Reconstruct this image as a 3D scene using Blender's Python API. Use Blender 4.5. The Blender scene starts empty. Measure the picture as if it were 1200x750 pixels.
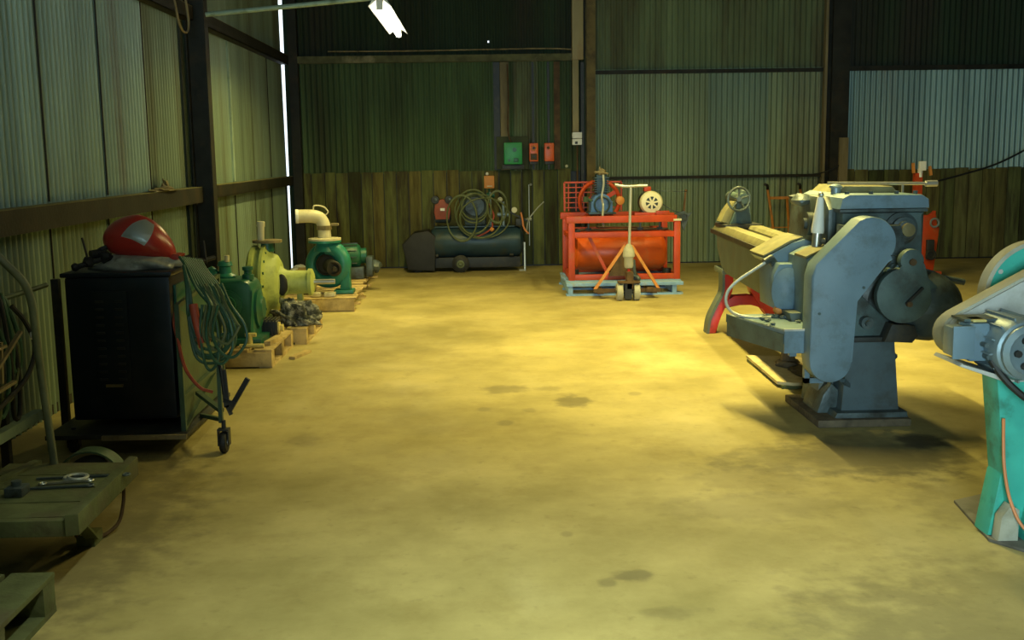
import bpy, bmesh, math, random
from mathutils import Vector, Matrix
random.seed(7)
PI = math.pi
SC = bpy.context.scene
COL = SC.collection

# ---------------------------------------------------------------- camera
cd = bpy.data.cameras.new('camera')
cam = bpy.data.objects.new('camera', cd); COL.objects.link(cam)
cd.sensor_width = 36; cd.lens = 38.4; cd.clip_start = .05; cd.clip_end = 200
_pitch = math.atan(195/1280); _roll = .0145; _yaw = math.atan(35*math.cos(_pitch)/1280)
_f0 = Vector((math.sin(_yaw), math.cos(_yaw), 0)); _r0 = Vector((math.cos(_yaw), -math.sin(_yaw), 0))
_fw = _f0*math.cos(_pitch)+Vector((0, 0, -math.sin(_pitch))); _u0 = _r0.cross(_fw)
_r = _r0*math.cos(_roll)-_u0*math.sin(_roll); _u = _u0*math.cos(_roll)+_r0*math.sin(_roll)
cam.matrix_world = Matrix(((_r.x, _u.x, -_fw.x, 0), (_r.y, _u.y, -_fw.y, 0), (_r.z, _u.z, -_fw.z, 1.55), (0, 0, 0, 1)))
SC.camera = cam

# ---------------------------------------------------------------- light and exposure
SC.view_settings.view_transform = 'Standard'; SC.view_settings.look = 'None'
SC.view_settings.gamma = 1; SC.view_settings.use_curve_mapping = False
SC.view_settings.exposure = 0.65
w = bpy.data.worlds.new('overcast_sky'); SC.world = w; w.use_nodes = True
w.node_tree.nodes['Background'].inputs[0].default_value = (.80, .92, 1, 1)
w.node_tree.nodes['Background'].inputs[1].default_value = 1.3
WARM = (1, .845, .24)
def area(name, loc, rot, sx, sy, power, col, spread=180):
    l = bpy.data.lights.new(name, 'AREA'); l.shape = 'RECTANGLE'; l.size = sx; l.size_y = sy
    l.energy = power; l.color = col; l.spread = math.radians(spread)
    o = bpy.data.objects.new(name, l); o.location = loc; o.rotation_euler = rot; COL.objects.link(o)
    return o
# daylight of the open rear doorway (rear wall, behind the photographer)
area('doorway_daylight', (-.3, -3.9, 1.45), (PI/2, 0, 0), 1.8, 2.7, 310, (.66, .95, 1))
TUBES = [  # x, y0, y1, z, power, spread of the reflector
    (-.87, 10.1, 12.45, 2.87, 46, 160),
    (2.5, 8.9, 11.3, 3.35, 68, 160),
    (.35, .9, 3.3, 3.55, 30, 90),  # unseen lamp added to brighten the foreground floor
    (1.75, 6.6, 9.0, 3.6, 100, 125),
]

# ---------------------------------------------------------------- helpers
def V(*a): return Vector(a)
def new(): return bmesh.new()
def box(bm, x0, x1, y0, y1, z0, z1, M=None, bev=0):
    r = bmesh.ops.create_cube(bm, size=1)
    vs = r['verts']
    T = Matrix.Translation(((x0+x1)/2, (y0+y1)/2, (z0+z1)/2)) @ Matrix.Diagonal((abs(x1-x0), abs(y1-y0), abs(z1-z0), 1))
    bmesh.ops.transform(bm, matrix=(M @ T) if M else T, verts=vs)
    if bev:
        es = list({e for v in vs for e in v.link_edges})
        bmesh.ops.bevel(bm, geom=es, offset=bev, segments=2, affect='EDGES', profile=.6)
def bar(bm, p, q, a, b=None, bev=0, up=(0, 0, 1)):
    """rectangular bar from p to q, a wide (sideways), b high"""
    p = Vector(p); q = Vector(q); d = q-p; L = d.length; b = b or a
    z = d.normalized(); s = z.cross(Vector(up))
    if s.length < 1e-3: s = z.cross(Vector((0, 1, 0)))
    s.normalize(); t = s.cross(z)
    M = Matrix(((s.x, t.x, z.x, p.x), (s.y, t.y, z.y, p.y), (s.z, t.z, z.z, p.z), (0, 0, 0, 1)))
    box(bm, -a/2, a/2, -b/2, b/2, 0, L, M, bev)
def frame_of(p, d):
    d = Vector(d).normalized(); s = d.cross(Vector((0, 0, 1)))
    if s.length < 1e-3: s = Vector((1, 0, 0))
    s.normalize(); t = s.cross(d)
    return Matrix(((s.x, t.x, d.x, p[0]), (s.y, t.y, d.y, p[1]), (s.z, t.z, d.z, p[2]), (0, 0, 0, 1)))
def lathe(bm, p, d, prof, n=24, sx=1, sy=1, caps=True):
    """profile [(radius, distance along d)] revolved about the axis p,d"""
    M = frame_of(p, d); rings = []
    for r, h in prof:
        rings.append([bm.verts.new(M @ Vector((r*sx*math.cos(2*PI*k/n), r*sy*math.sin(2*PI*k/n), h))) for k in range(n)])
    for a, b in zip(rings, rings[1:]):
        for k in range(n): bm.faces.new((a[k], a[(k+1) % n], b[(k+1) % n], b[k]))
    if caps:
        bm.faces.new(rings[0]); bm.faces.new(rings[-1])
def cyl(bm, p, q, r, r2=None, n=16):
    d = Vector(q)-Vector(p); lathe(bm, p, d, [(r, 0), (r if r2 is None else r2, d.length)], n)
def smooth(pts, k=6):
    P = [Vector(p) for p in pts]; P = [P[0]*2-P[1]]+P+[P[-1]*2-P[-2]]; out = []
    for i in range(1, len(P)-2):
        a, b, c, d = P[i-1:i+3]
        for j in range(k):
            t = j/k
            out.append(.5*((2*b)+(c-a)*t+(2*a-5*b+4*c-d)*t*t+(3*b-a-3*c+d)*t**3))
    out.append(P[-2]); return out
def tube(bm, pts, r, n=8, k=6, closed=False):
    P = smooth(pts, k) if k > 1 else [Vector(p) for p in pts]
    if closed: P = P[:-1]
    m = len(P); rings = []; s = None
    for i, p in enumerate(P):
        if closed: d = P[(i+1) % m]-P[i-1]
        else: d = P[min(i+1, m-1)]-P[max(i-1, 0)]
        if d.length < 1e-7: d = Vector((0, 0, 1))
        d.normalize()
        if s is None:
            s = d.cross(Vector((0, 0, 1)))
            if s.length < .1: s = d.cross(Vector((0, 1, 0)))
        s = (s-d*s.dot(d))
        if s.length < 1e-5: s = d.orthogonal()
        s.normalize(); t = d.cross(s)
        rr = r(i/(m-1)) if callable(r) else r
        rings.append([bm.verts.new(p+(s*math.cos(2*PI*j/n)+t*math.sin(2*PI*j/n))*rr) for j in range(n)])
    prs = list(zip(rings, rings[1:]))
    if closed: prs.append((rings[-1], rings[0]))
    for a, b in prs:
        for j in range(n): bm.faces.new((a[j], a[(j+1) % n], b[(j+1) % n], b[j]))
    if not closed: bm.faces.new(rings[0]); bm.faces.new(rings[-1])
def prism(bm, poly, ax, t0, t1, bev=0):
    """polygon in the plane across axis ax ('x': (y,z), 'y': (x,z), 'z': (x,y)), from t0 to t1"""
    def pt(u, v, t): return {'x': (t, u, v), 'y': (u, t, v), 'z': (u, v, t)}[ax]
    a = [bm.verts.new(pt(u, v, t0)) for u, v in poly]; b = [bm.verts.new(pt(u, v, t1)) for u, v in poly]
    fs = [bm.faces.new(a), bm.faces.new(b)]; n = len(poly)
    for k in range(n): fs.append(bm.faces.new((a[k], a[(k+1) % n], b[(k+1) % n], b[k])))
    if bev:
        es = list(set(fs[0].edges) | set(fs[1].edges))
        bmesh.ops.bevel(bm, geom=es, offset=bev, segments=2, affect='EDGES', profile=.6)
def arc(cx, cy, r, a0, a1, n=12):
    return [(cx+r*math.cos(math.radians(a0+(a1-a0)*k/n)), cy+r*math.sin(math.radians(a0+(a1-a0)*k/n))) for k in range(n+1)]
def torus(bm, c, ax, R, r, n=28, m=8, sx=1, sy=1):
    M = frame_of(c, ax); rings = []
    for i in range(n):
        a = 2*PI*i/n
        rings.append([bm.verts.new(M @ Vector(((R+r*math.cos(2*PI*j/m))*math.cos(a)*sx, (R+r*math.cos(2*PI*j/m))*math.sin(a)*sy, r*math.sin(2*PI*j/m)))) for j in range(m)])
    for i in range(n):
        a, b = rings[i], rings[(i+1) % n]
        for j in range(m): bm.faces.new((a[j], a[(j+1) % m], b[(j+1) % m], b[j]))
def bolts(bm, c, ax, R, n, r=.009, h=.01, a0=0):
    M = frame_of(c, ax); d = Vector(ax).normalized()
    for k in range(n):
        p = M @ Vector((R*math.cos(a0+2*PI*k/n), R*math.sin(a0+2*PI*k/n), 0)); cyl(bm, p, p+d*h, r, n=6)
def blob(bm, c, r, jit=.2, sub=3, seed=0, sc=(1, 1, 1)):
    rs = random.Random(seed); g = bmesh.ops.create_icosphere(bm, subdivisions=sub, radius=1)
    ph = [(rs.uniform(2, 7), rs.uniform(2, 7), rs.uniform(2, 7), rs.uniform(0, 6)) for _ in range(6)]
    for v in g['verts']:
        f = 1+jit*sum(math.sin(a*v.co.x+b*v.co.y+e*v.co.z+o) for a, b, e, o in ph)/3+rs.uniform(-1, 1)*jit*.25
        v.co = Vector((v.co.x*r*sc[0]*f+c[0], v.co.y*r*sc[1]*f+c[1], v.co.z*r*sc[2]*f+c[2]))

def origin_of(o):
    p = Vector((0, 0, 0))
    while o is not None: p += o.location; o = o.parent
    return p
def obj(name, bm, m, parent=None, loc=None, flat=False, ang=38):
    """links the bmesh (built in workshop metres) as one mesh object; loc = origin of a top-level object"""
    bmesh.ops.recalc_face_normals(bm, faces=bm.faces)
    if parent is not None: l = Vector((0, 0, 0)); org = origin_of(parent)
    else: l = Vector(loc) if loc else Vector((0, 0, 0)); org = l
    bmesh.ops.translate(bm, vec=-org, verts=bm.verts)
    me = bpy.data.meshes.new(name); bm.to_mesh(me); bm.free()
    me.materials.append(m)
    if not flat:
        for p in me.polygons: p.use_smooth = True
        me.set_sharp_from_angle(angle=math.radians(ang))
    o = bpy.data.objects.new(name, me); COL.objects.link(o)
    o.location = l; o.parent = parent
    return o
def thing(name, label, cat, loc, group=None):
    o = bpy.data.objects.new(name, None); o.empty_display_size = .2; COL.objects.link(o); o.location = loc
    return tag(o, label, cat, group)
def tag(o, label, cat, group=None):
    o['label'] = label; o['category'] = cat
    if group: o['group'] = group
    return o
def lab(o, s): o['label'] = s; return o
def struct(name, bm, m, **k):
    o = obj(name, bm, m, **k); o['kind'] = 'structure'; return o
def stuff(o): o['kind'] = 'stuff'; return o

# ---------------------------------------------------------------- materials
def mat(name, c, rough=.6, metal=0, var=.25, scale=6, dirt=None, dirt_amt=.35, dirt_scale=3, stretch=(1, 1, 1), bump=.15, bscale=40, spec=.4, emit=0):
    m = bpy.data.materials.new(name); m.use_nodes = True; nt = m.node_tree; N = nt.nodes; L = nt.links
    b = N['Principled BSDF']; b.inputs['Roughness'].default_value = rough; b.inputs['Metallic'].default_value = metal
    b.inputs['Specular IOR Level'].default_value = spec
    tc = N.new('ShaderNodeTexCoord'); mp = N.new('ShaderNodeMapping'); mp.inputs['Scale'].default_value = stretch
    L.new(tc.outputs['Object'], mp.inputs[0])
    n1 = N.new('ShaderNodeTexNoise'); n1.inputs['Scale'].default_value = scale; n1.inputs['Detail'].default_value = 6
    L.new(mp.outputs[0], n1.inputs[0])
    r1 = N.new('ShaderNodeValToRGB'); r1.color_ramp.elements[0].position = .3; r1.color_ramp.elements[1].position = .7
    r1.color_ramp.elements[0].color = (*[x*(1-var) for x in c], 1); r1.color_ramp.elements[1].color = (*[min(1, x*(1+var)) for x in c], 1)
    L.new(n1.outputs[0], r1.inputs[0]); out = r1.outputs[0]
    if dirt:
        n2 = N.new('ShaderNodeTexNoise'); n2.inputs['Scale'].default_value = dirt_scale; n2.inputs['Detail'].default_value = 8; n2.inputs['Roughness'].default_value = .65
        L.new(mp.outputs[0], n2.inputs[0])
        r2 = N.new('ShaderNodeValToRGB'); p = .62-dirt_amt*.35
        r2.color_ramp.elements[0].position = p; r2.color_ramp.elements[1].position = min(p+.18, 1)
        mx = N.new('ShaderNodeMix'); mx.data_type = 'RGBA'
        L.new(n2.outputs[0], r2.inputs[0]); L.new(r2.outputs[0], mx.inputs[0]); L.new(out, mx.inputs[6]); mx.inputs[7].default_value = (*dirt, 1)
        out = mx.outputs[2]
    L.new(out, b.inputs['Base Color'])
    if bump:
        n3 = N.new('ShaderNodeTexNoise'); n3.inputs['Scale'].default_value = bscale; n3.inputs['Detail'].default_value = 4
        L.new(mp.outputs[0], n3.inputs[0]); bp = N.new('ShaderNodeBump'); bp.inputs['Strength'].default_value = bump; bp.inputs['Distance'].default_value = .01
        L.new(n3.outputs[0], bp.inputs['Height']); L.new(bp.outputs[0], b.inputs['Normal'])
    if emit:
        b.inputs['Emission Color'].default_value = (1, .97, .82, 1); b.inputs['Emission Strength'].default_value = emit
    return m
RUST = (.16, .07, .03); GRIME = (.035, .03, .02)
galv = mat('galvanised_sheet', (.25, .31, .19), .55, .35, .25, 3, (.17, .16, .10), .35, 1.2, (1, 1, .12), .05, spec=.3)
galv_wall = mat('grey_green_sheet', (.22, .30, .22), .55, .3, .22, 3, (.13, .14, .08), .3, 1.2, (1, 1, .1), .05, spec=.3)
galv_wall2 = mat('grey_green_sheet_dull', (.19, .26, .18), .55, .3, .25, 3, (.11, .12, .06), .4, 1.2, (1, 1, .1), .05, spec=.3)
galv_cool = mat('bluish_and_daylight_tinted_sheet', (.29, .42, .40), .5, .4, .25, 3, (.20, .22, .20), .3, 1.5, (1, 1, .1), .05, spec=.3)
galv_dull = mat('weathered_grey_sheet', (.17, .22, .115), .65, .2, .3, 3, (.10, .09, .05), .5, 1.3, (1, 1, .12), .05, spec=.2)
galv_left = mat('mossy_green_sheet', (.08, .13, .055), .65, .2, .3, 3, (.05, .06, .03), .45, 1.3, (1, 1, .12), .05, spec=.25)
galv_dark = mat('near_black_sheet', (.03, .05, .028), .7, .15, .3, 3, (.04, .04, .03), .5, 1.3, (1, 1, .12), .05, spec=.2)
roofm = mat('roof_sheet', (.12, .12, .11), .7, .2, .2, 3)
plank_m = [mat('grey_green_plank', (.13, .14, .045), .85, 0, .3, 5, (.06, .05, .025), .5, 3, (3, 3, .35), .35, spec=.15),
           mat('brown_plank', (.15, .13, .04), .85, 0, .3, 5, (.07, .05, .02), .45, 3, (3, 3, .35), .35, spec=.15),
           mat('dark_plank', (.06, .07, .025), .85, 0, .3, 5, (.035, .03, .015), .55, 3, (3, 3, .35), .35, spec=.15),
           mat('pale_plank', (.17, .16, .055), .85, 0, .3, 5, (.09, .07, .03), .4, 3, (3, 3, .35), .35, spec=.15)]
steel_dark = mat('dark_rusty_steel', (.020, .020, .013), .65, .2, .4, 5, (.045, .030, .013), .25, 4, bump=.2)
dust_m = mat('ledge_dust', (.17, .16, .06), .9, 0, .3, 8, (.30, .27, .14), .25, 2, bump=.3)
steel_rust = mat('rusty_steel', (.12, .07, .03), .75, .2, .4, 8, (.07, .04, .02), .4, 6, bump=.3)
girt_m = mat('mossy_timber', (.10, .10, .045), .85, 0, .35, 8, (.30, .26, .15), .2, 3, bump=.3)
tan_d = mat('brown_column_paint', (.15, .11, .035), .7, .1, .3, 6, (.07, .05, .02), .4, 4, bump=.2)
tan_paint = mat('tan_trunking', (.34, .28, .13), .6, 0, .2, 5, (.20, .11, .04), .3, 2, (1, 1, .3))
trim_m = mat('old_trim_timber', (.25, .20, .10), .8, 0, .3, 6, (.10, .08, .04), .4, 3, (2, 2, .3))
pallet_m = mat('pale_pallet_wood', (.50, .37, .17), .8, 0, .25, 7, (.22, .16, .07), .35, 4, (1, 1, 1), .3, spec=.2)
pallet_d = mat('dirty_pallet_wood', (.11, .125, .055), .85, 0, .3, 7, (.10, .09, .05), .4, 4, (1, 1, 1), .3, spec=.2)
bluewood = mat('blue_painted_wood', (.22, .38, .62), .7, 0, .2, 9, (.30, .30, .25), .25, 6, bump=.2)
orange = mat('orange_paint', (.46, .05, .007), .45, 0, .15, 6, (.35, .12, .04), .2, 5, bump=.08)
orange_tank = mat('orange_tank_paint', (.68, .10, .010), .38, 0, .12, 3, (.45, .18, .06), .15, 3, bump=.05)
orange_lite = mat('amber_painted_steel', (.62, .24, .05), .55, 0, .2, 6, (.30, .15, .05), .3, 6, bump=.1)
redp = mat('red_paint', (.55, .035, .025), .4, 0, .15, 6, (.25, .03, .02), .2, 5, bump=.05)
red_helm = mat('red_helmet_plastic', (.36, .028, .02), .3, 0, .08, 4, (.40, .07, .03), .15, 6, bump=0)
visor_m = mat('silver_visor', (.55, .62, .60), .3, .3, .15, 4, bump=0)
bluegrey = mat('blue_grey_paint', (.14, .215, .275), .5, 0, .1, 6, (.11, .16, .19), .3, 9, bump=.08)
bluegrey_d = mat('worn_grey_cast_iron', (.075, .115, .115), .55, .1, .25, 7, (.05, .055, .05), .35, 6, bump=.2)
castdark = mat('oily_cast_iron', (.075, .10, .105), .45, .15, .3, 7, (.03, .03, .025), .4, 6, bump=.25)
pedestal_m = mat('slate_pedestal', (.065, .095, .11), .6, 0, .15, 8, (.05, .06, .06), .35, 6, bump=.12)
dustcream = mat('dusty_machined_ways', (.19, .175, .085), .7, 0, .25, 9, (.16, .13, .07), .3, 6, bump=.15)
bed_grey = mat('grey_bed_casting', (.11, .14, .13), .65, 0, .15, 6, (.12, .12, .10), .3, 5, bump=.15)
teal = mat('turquoise_paint', (.05, .42, .34), .45, 0, .15, 6, (.03, .20, .14), .25, 7, bump=.05)
greyguard = mat('pale_grey_guard', (.47, .47, .44), .55, 0, .1, 6, (.33, .32, .26), .3, 5, bump=.06)
dusty = mat('dusty_grey_cap', (.40, .39, .31), .7, 0, .15, 8, (.25, .24, .17), .3, 6)
alu = mat('motor_aluminium', (.20, .27, .31), .4, .3, .15, 8, (.18, .20, .20), .3, 8, bump=.05)
steel = mat('bright_steel', (.55, .55, .50), .35, .8, .15, 8, (.3, .28, .2), .2, 8, bump=.05)
blackm = mat('black_rubber', (.018, .018, .017), .6, 0, .3, 8, bump=.1)
blackp = mat('black_paint', (.02, .022, .022), .5, 0, .3, 8, (.06, .05, .03), .2, 6)
navy = mat('navy_cabinet_paint', (.003, .010, .018), .42, .1, .2, 4, (.02, .02, .022), .45, 2, bump=.05)
navy_tank = mat('dark_blue_tank_paint', (.025, .055, .075), .4, .1, .25, 4, (.06, .06, .035), .35, 3, bump=.05)
green_hose = mat('green_rubber_hose', (.035, .10, .055), .45, 0, .2, 8, bump=.05)
olive_hose = mat('olive_rubber_hose', (.10, .12, .05), .5, 0, .25, 8, bump=.05)
red_hose = mat('red_rubber_hose', (.40, .07, .035), .5, 0, .25, 8, bump=.05)
greenp = mat('dark_green_paint', (.012, .10, .06), .4, 0, .2, 6, (.02, .07, .05), .3, 6, bump=.08)
teal_pump = mat('sea_green_pump_paint', (.025, .19, .14), .35, 0, .15, 6, (.02, .09, .06), .25, 6, bump=.08)
lime = mat('yellow_green_pump_paint', (.44, .50, .14), .5, 0, .15, 6, (.24, .28, .07), .35, 6, bump=.12)
cream = mat('cream_paint', (.60, .55, .36), .5, 0, .1, 6, (.40, .35, .2), .25, 5, bump=.06)
white = mat('white_plastic', (.80, .80, .74), .5, 0, .05, 6, bump=0)
offwhite = mat('off_white_plastic', (.62, .60, .42), .5, 0, .1, 12, bump=0)
sheetplastic = mat('wrinkled_grey_plastic', (.33, .33, .27), .35, 0, .3, 14, (.15, .15, .12), .3, 16, bump=.5, bscale=25)
netm = mat('mottled_netting', (.05, .055, .04), .7, 0, .5, 22, (.50, .48, .38), .45, 17, bump=.8, bscale=30)
greenbox = mat('bright_green_enamel', (.015, .27, .07), .4, 0, .12, 5, bump=.03)
blue_engine = mat('blue_compressor_paint', (.06, .15, .36), .45, 0, .2, 7, (.05, .08, .14), .3, 7, bump=.1)
fan_white = mat('ivory_fan_cover', (.78, .74, .50), .45, 0, .05, 6, bump=0)
brown = mat('red_brown_paint', (.28, .06, .03), .55, 0, .25, 7, (.12, .04, .02), .3, 7)
chain_m = mat('oily_chain_steel', (.10, .10, .07), .45, .6, .3, 12)
green_rail = mat('green_painted_rail', (.05, .09, .05), .55, .1, .25, 6, (.05, .07, .04), .3, 5)
cyan_pale = mat('pale_green_steel', (.30, .40, .30), .5, .1, .15, 6, (.15, .2, .12), .3, 5)
cloth_teal = mat('faded_teal_cloth', (.16, .30, .24), .85, 0, .3, 12)
tube_glow = mat('fluorescent_tube_glow', (.9, .9, .85), .4, 0, 0, 4, bump=0, emit=9)
pan_m = mat('lamp_housing_enamel', (.60, .60, .52), .5, 0, .1, 4, bump=0)
plate_m = mat('steel_floor_plate', (.15, .14, .12), .6, .2, .3, 8, (.06, .06, .05), .3, 6)
tarnish = mat('tarnished_tube', (.16, .18, .12), .5, .3, .25, 9)
zinc = mat('zinc_conduit', (.48, .50, .46), .45, .4, .15, 8)
copper_wire = mat('orange_flex', (.62, .22, .08), .5, 0, .15, 8, bump=0)
board_m = mat('pale_plywood', (.55, .45, .25), .8, 0, .2, 8, (.28, .22, .12), .35, 5, bump=.15)
oilmud = mat('oil_soaked_dust', (.10, .075, .045), .8, 0, .4, 14, bump=.7, bscale=30)
brass = mat('brass_fitting', (.22, .18, .09), .4, .6, .2, 9)
ply_dark = mat('shadowed_backboard', (.05, .06, .03), .85, 0, .25, 6)
plastic_yel = mat('yellowed_plastic', (.55, .45, .16), .5, 0, .2, 9)

# ---------------------------------------------------------------- floor
def floor_mat():
    m = bpy.data.materials.new('stained_concrete'); m.use_nodes = True; nt = m.node_tree; N = nt.nodes; L = nt.links
    b = N['Principled BSDF']; b.inputs['Specular IOR Level'].default_value = .35
    geo = N.new('ShaderNodeTexCoord'); P = geo.outputs['Object']
    def noise(s, d=6, r=.55, st=None):
        n = N.new('ShaderNodeTexNoise'); n.inputs['Scale'].default_value = s; n.inputs['Detail'].default_value = d; n.inputs['Roughness'].default_value = r
        if st:
            mp = N.new('ShaderNodeMapping'); mp.inputs['Scale'].default_value = st; L.new(P, mp.inputs[0]); L.new(mp.outputs[0], n.inputs[0])
        else: L.new(P, n.inputs[0])
        return n.outputs[0]
    def ramp(i, a, b_, c0=(0, 0, 0, 1), c1=(1, 1, 1, 1)):
        r = N.new('ShaderNodeValToRGB'); r.color_ramp.elements[0].position = a; r.color_ramp.elements[1].position = b_
        r.color_ramp.elements[0].color = c0; r.color_ramp.elements[1].color = c1; L.new(i, r.inputs[0]); return r.outputs[0]
    def mix(f, a, c):
        x = N.new('ShaderNodeMix'); x.data_type = 'RGBA'; L.new(f, x.inputs[0]); L.new(a, x.inputs[6]); x.inputs[7].default_value = (*c, 1); return x.outputs[2]
    def mul(f, k):
        x = N.new('ShaderNodeMath'); x.operation = 'MULTIPLY'; L.new(f, x.inputs[0])
        if isinstance(k, float): x.inputs[1].default_value = k
        else: L.new(k, x.inputs[1])
        return x.outputs[0]
    c = ramp(noise(.9, 9, .65), .34, .66, (.27, .22, .075, 1), (.50, .41, .17, 1))
    c = mix(mul(ramp(noise(2.6, 8, .7), .52, .72), .45), c, (.22, .16, .045))
    c = mix(mul(ramp(noise(1.1, 7, .6, (1, .35, 1)), .55, .75), .4), c, (.62, .54, .30))
    c = mix(mul(ramp(noise(14, 4, .6), .6, .75), .35), c, (.18, .14, .05))
    # oil and damp spots; broad ones lower left, lower right, by lathe hold painted shade: x, y, half width, half depth, strength
    wob = noise(9, 4)
    for x, y, rx, ry, s in [(.56, 6.73, .13, .20, .6), (.14, 7.12, .16, .16, .45), (.42, 7.1, .10, .09, .3), (.53, 3.84, .09, .07, .55), (.44, 3.78, .04, .05, .4),
                            (.12, 6.2, .06, .08, .35), (.0, 6.55, .05, .07, .3), (.27, 6.5, .05, .06, .25), (.98, 6.9, .05, .07, .3), (2.33, 5.62, .16, .16, .85), (.62, 3.5, .12, .06, .25),
                            (.33, 4.3, .03, .04, .3), (2.05, 5.4, .55, .5, .45), (1.2, 4.6, .5, .22, .25), (2.2, 4.55, .4, .5, .35), (-1.0, 5.9, .1, .15, .25),
                            (1.35, 3.2, .45, .6, .2), (.6, 13.2, .5, .3, .3), (-.2, 14.3, 1.0, .5, .35), (1.3, 5.0, .35, .3, .25), (-1.9, 4.4, .7, 1.6, .5), (1.9, 3.3, .9, .7, .35), (1.75, 5.3, .7, .35, .4)]:
        mp = N.new('ShaderNodeMapping'); mp.vector_type = 'POINT'; mp.inputs['Location'].default_value = (-x/rx, -y/ry, 0); mp.inputs['Scale'].default_value = (1/rx, 1/ry, 0)
        L.new(P, mp.inputs[0]); d = N.new('ShaderNodeVectorMath'); d.operation = 'LENGTH'; L.new(mp.outputs[0], d.inputs[0])
        a = N.new('ShaderNodeMath'); a.operation = 'MULTIPLY_ADD'; L.new(wob, a.inputs[0]); a.inputs[1].default_value = 1.5; L.new(d.outputs['Value'], a.inputs[2])
        k = mul(ramp(a.outputs[0], .0, 1.0, (1, 1, 1, 1), (1, 1, 1, 1)), 1.0)
        mr = N.new('ShaderNodeMapRange'); mr.interpolation_type = 'SMOOTHSTEP'; mr.inputs['From Min'].default_value = 1.9; mr.inputs['From Max'].default_value = 1.25
        L.new(a.outputs[0], mr.inputs['Value']); c = mix(mul(mr.outputs[0], s), c, (.06, .05, .03))
    L.new(c, b.inputs['Base Color'])
    rr = ramp(noise(1.6, 6), .3, .7, (.5, .5, .5, 1), (.8, .8, .8, 1)); L.new(rr, b.inputs['Roughness'])
    bp = N.new('ShaderNodeBump'); bp.inputs['Strength'].default_value = .12; bp.inputs['Distance'].default_value = .01
    L.new(noise(30, 6), bp.inputs['Height']); L.new(bp.outputs[0], b.inputs['Normal'])
    return m
bm = new(); box(bm, -2.75, 9.6, -4.2, 15.35, -.2, 0)
struct('floor', bm, floor_mat(), loc=(0, 0, 0))

# ---------------------------------------------------------------- walls: corrugated sheets and planks, each its own part
PITCH = .076
_cs = {}
def corr(parent, name, ax, a0, a1, z0, z1, off, m, hole=None, amp=.013, lap=0):
    """corrugated sheet from a0 to a1 along x ('x') or y ('y') at plane off, z0..z1"""
    bm = new(); n = max(4, int((a1-a0)/PITCH*8)); zs = [z0, z1]
    if hole: zs = [z0, hole[1]-.012, hole[1]+.012, z1]
    cols = []
    for i in range(n+1):
        a = a0+(a1-a0)*i/n; d = off+lap+amp*math.cos(2*PI*a/PITCH)
        cols.append([bm.verts.new((a, d, z) if ax == 'x' else (d, a, z)) for z in zs])
    for i in range(n):
        for k in range(len(zs)-1):
            if hole and k == 1 and abs(a0+(a1-a0)*(i+.5)/n-hole[0]) < .012: continue
            bm.faces.new((cols[i][k], cols[i+1][k], cols[i+1][k+1], cols[i][k+1]))
    return obj(name, bm, m, parent, ang=80)
def corr_run(parent, ax, a0, a1, z0, z1, off, ms, width=.8, **k):
    a = a0; i = 0
    while a < a1-.01:
        b = min(a+width, a1)
        if a1-b < .2: b = a1
        corr(parent, 'corrugated_sheet', ax, a, min(b+.03, a1), z0, z1, off, ms[i % len(ms)], lap=.0025*(i % 2), **k)
        a = b; i += 1
def planks(parent, a0, a1, z0, z1, y, wid=.17, pal=(0, 1, 2, 3)):
    a = a0; i = 0
    while a < a1-.03:
        b = min(a+wid*random.uniform(.85, 1.12), a1)
        if a1-b < .06: b = a1
        bm = new(); dz = random.uniform(-.012, .012); dy = random.uniform(-.006, .006)
        box(bm, a+.005, b-.005, y+dy, y+dy+.025, z0, z1+dz, bev=.003)
        obj('plank', bm, plank_m[random.choice(pal)], parent)
        a = b; i += 1
def hsec(parent, name, x0, x1, y0, y1, z0, z1, m, web='x', t=.014):
    bm = new()
    if web == 'x':
        box(bm, x0, x0+t, y0, y1, z0, z1); box(bm, x1-t, x1, y0, y1, z0, z1); yc = (y0+y1)/2; box(bm, x0+t, x1-t, yc-t/2, yc+t/2, z0, z1)
    else:
        box(bm, x0, x1, y0, y0+t, z0, z1); box(bm, x0, x1, y1-t, y1, z0, z1); xc = (x0+x1)/2; box(bm, xc-t/2, xc+t/2, y0+t, y1-t, z0, z1)
    return obj(name, bm, m, parent)
TOP = 4.45
# left wall
bm = new(); box(bm, -2.72, -2.66, -4.1, 15.05, 0, .06); box(bm, -2.72, -2.66, -4.1, 15.05, TOP-.1, TOP)
wl = struct('wall_left', bm, steel_dark, loc=(-2.69, 5, 0))
seams = [-4.1, -3.1, -2.1, -1.05, 0, 1.05, 2.1, 3.14, 4.18, 5.77, 6.81, 7.88, 8.92, 10.05, 10.95, 11.95, 13.0, 14.05, 15.06]
for i, (a, b) in enumerate(zip(seams, seams[1:])):
    mm = galv_wall
    if i % 4 == 3: mm = galv_wall2
    if b < 8.95: mm = galv_cool  # near sheets lighter and bluer: cool daylight painted into their colour
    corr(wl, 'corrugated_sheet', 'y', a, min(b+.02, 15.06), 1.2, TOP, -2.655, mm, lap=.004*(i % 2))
    corr(wl, 'corrugated_sheet', 'y', a, min(b+.02, 15.06), 0, 1.26, -2.665, galv_wall if i % 2 else galv_wall2, lap=.004*(i % 2))
for yy in seams[8:-1]:
    bm = new(); box(bm, -2.648, -2.638, yy-.005, yy+.005, 1.3, 2.77); obj('seam_strip', bm, steel_dark, wl)
    bm = new(); box(bm, -2.655, -2.645, yy-.005, yy+.005, .02, 1.15); obj('seam_strip', bm, steel_dark, wl)
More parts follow.
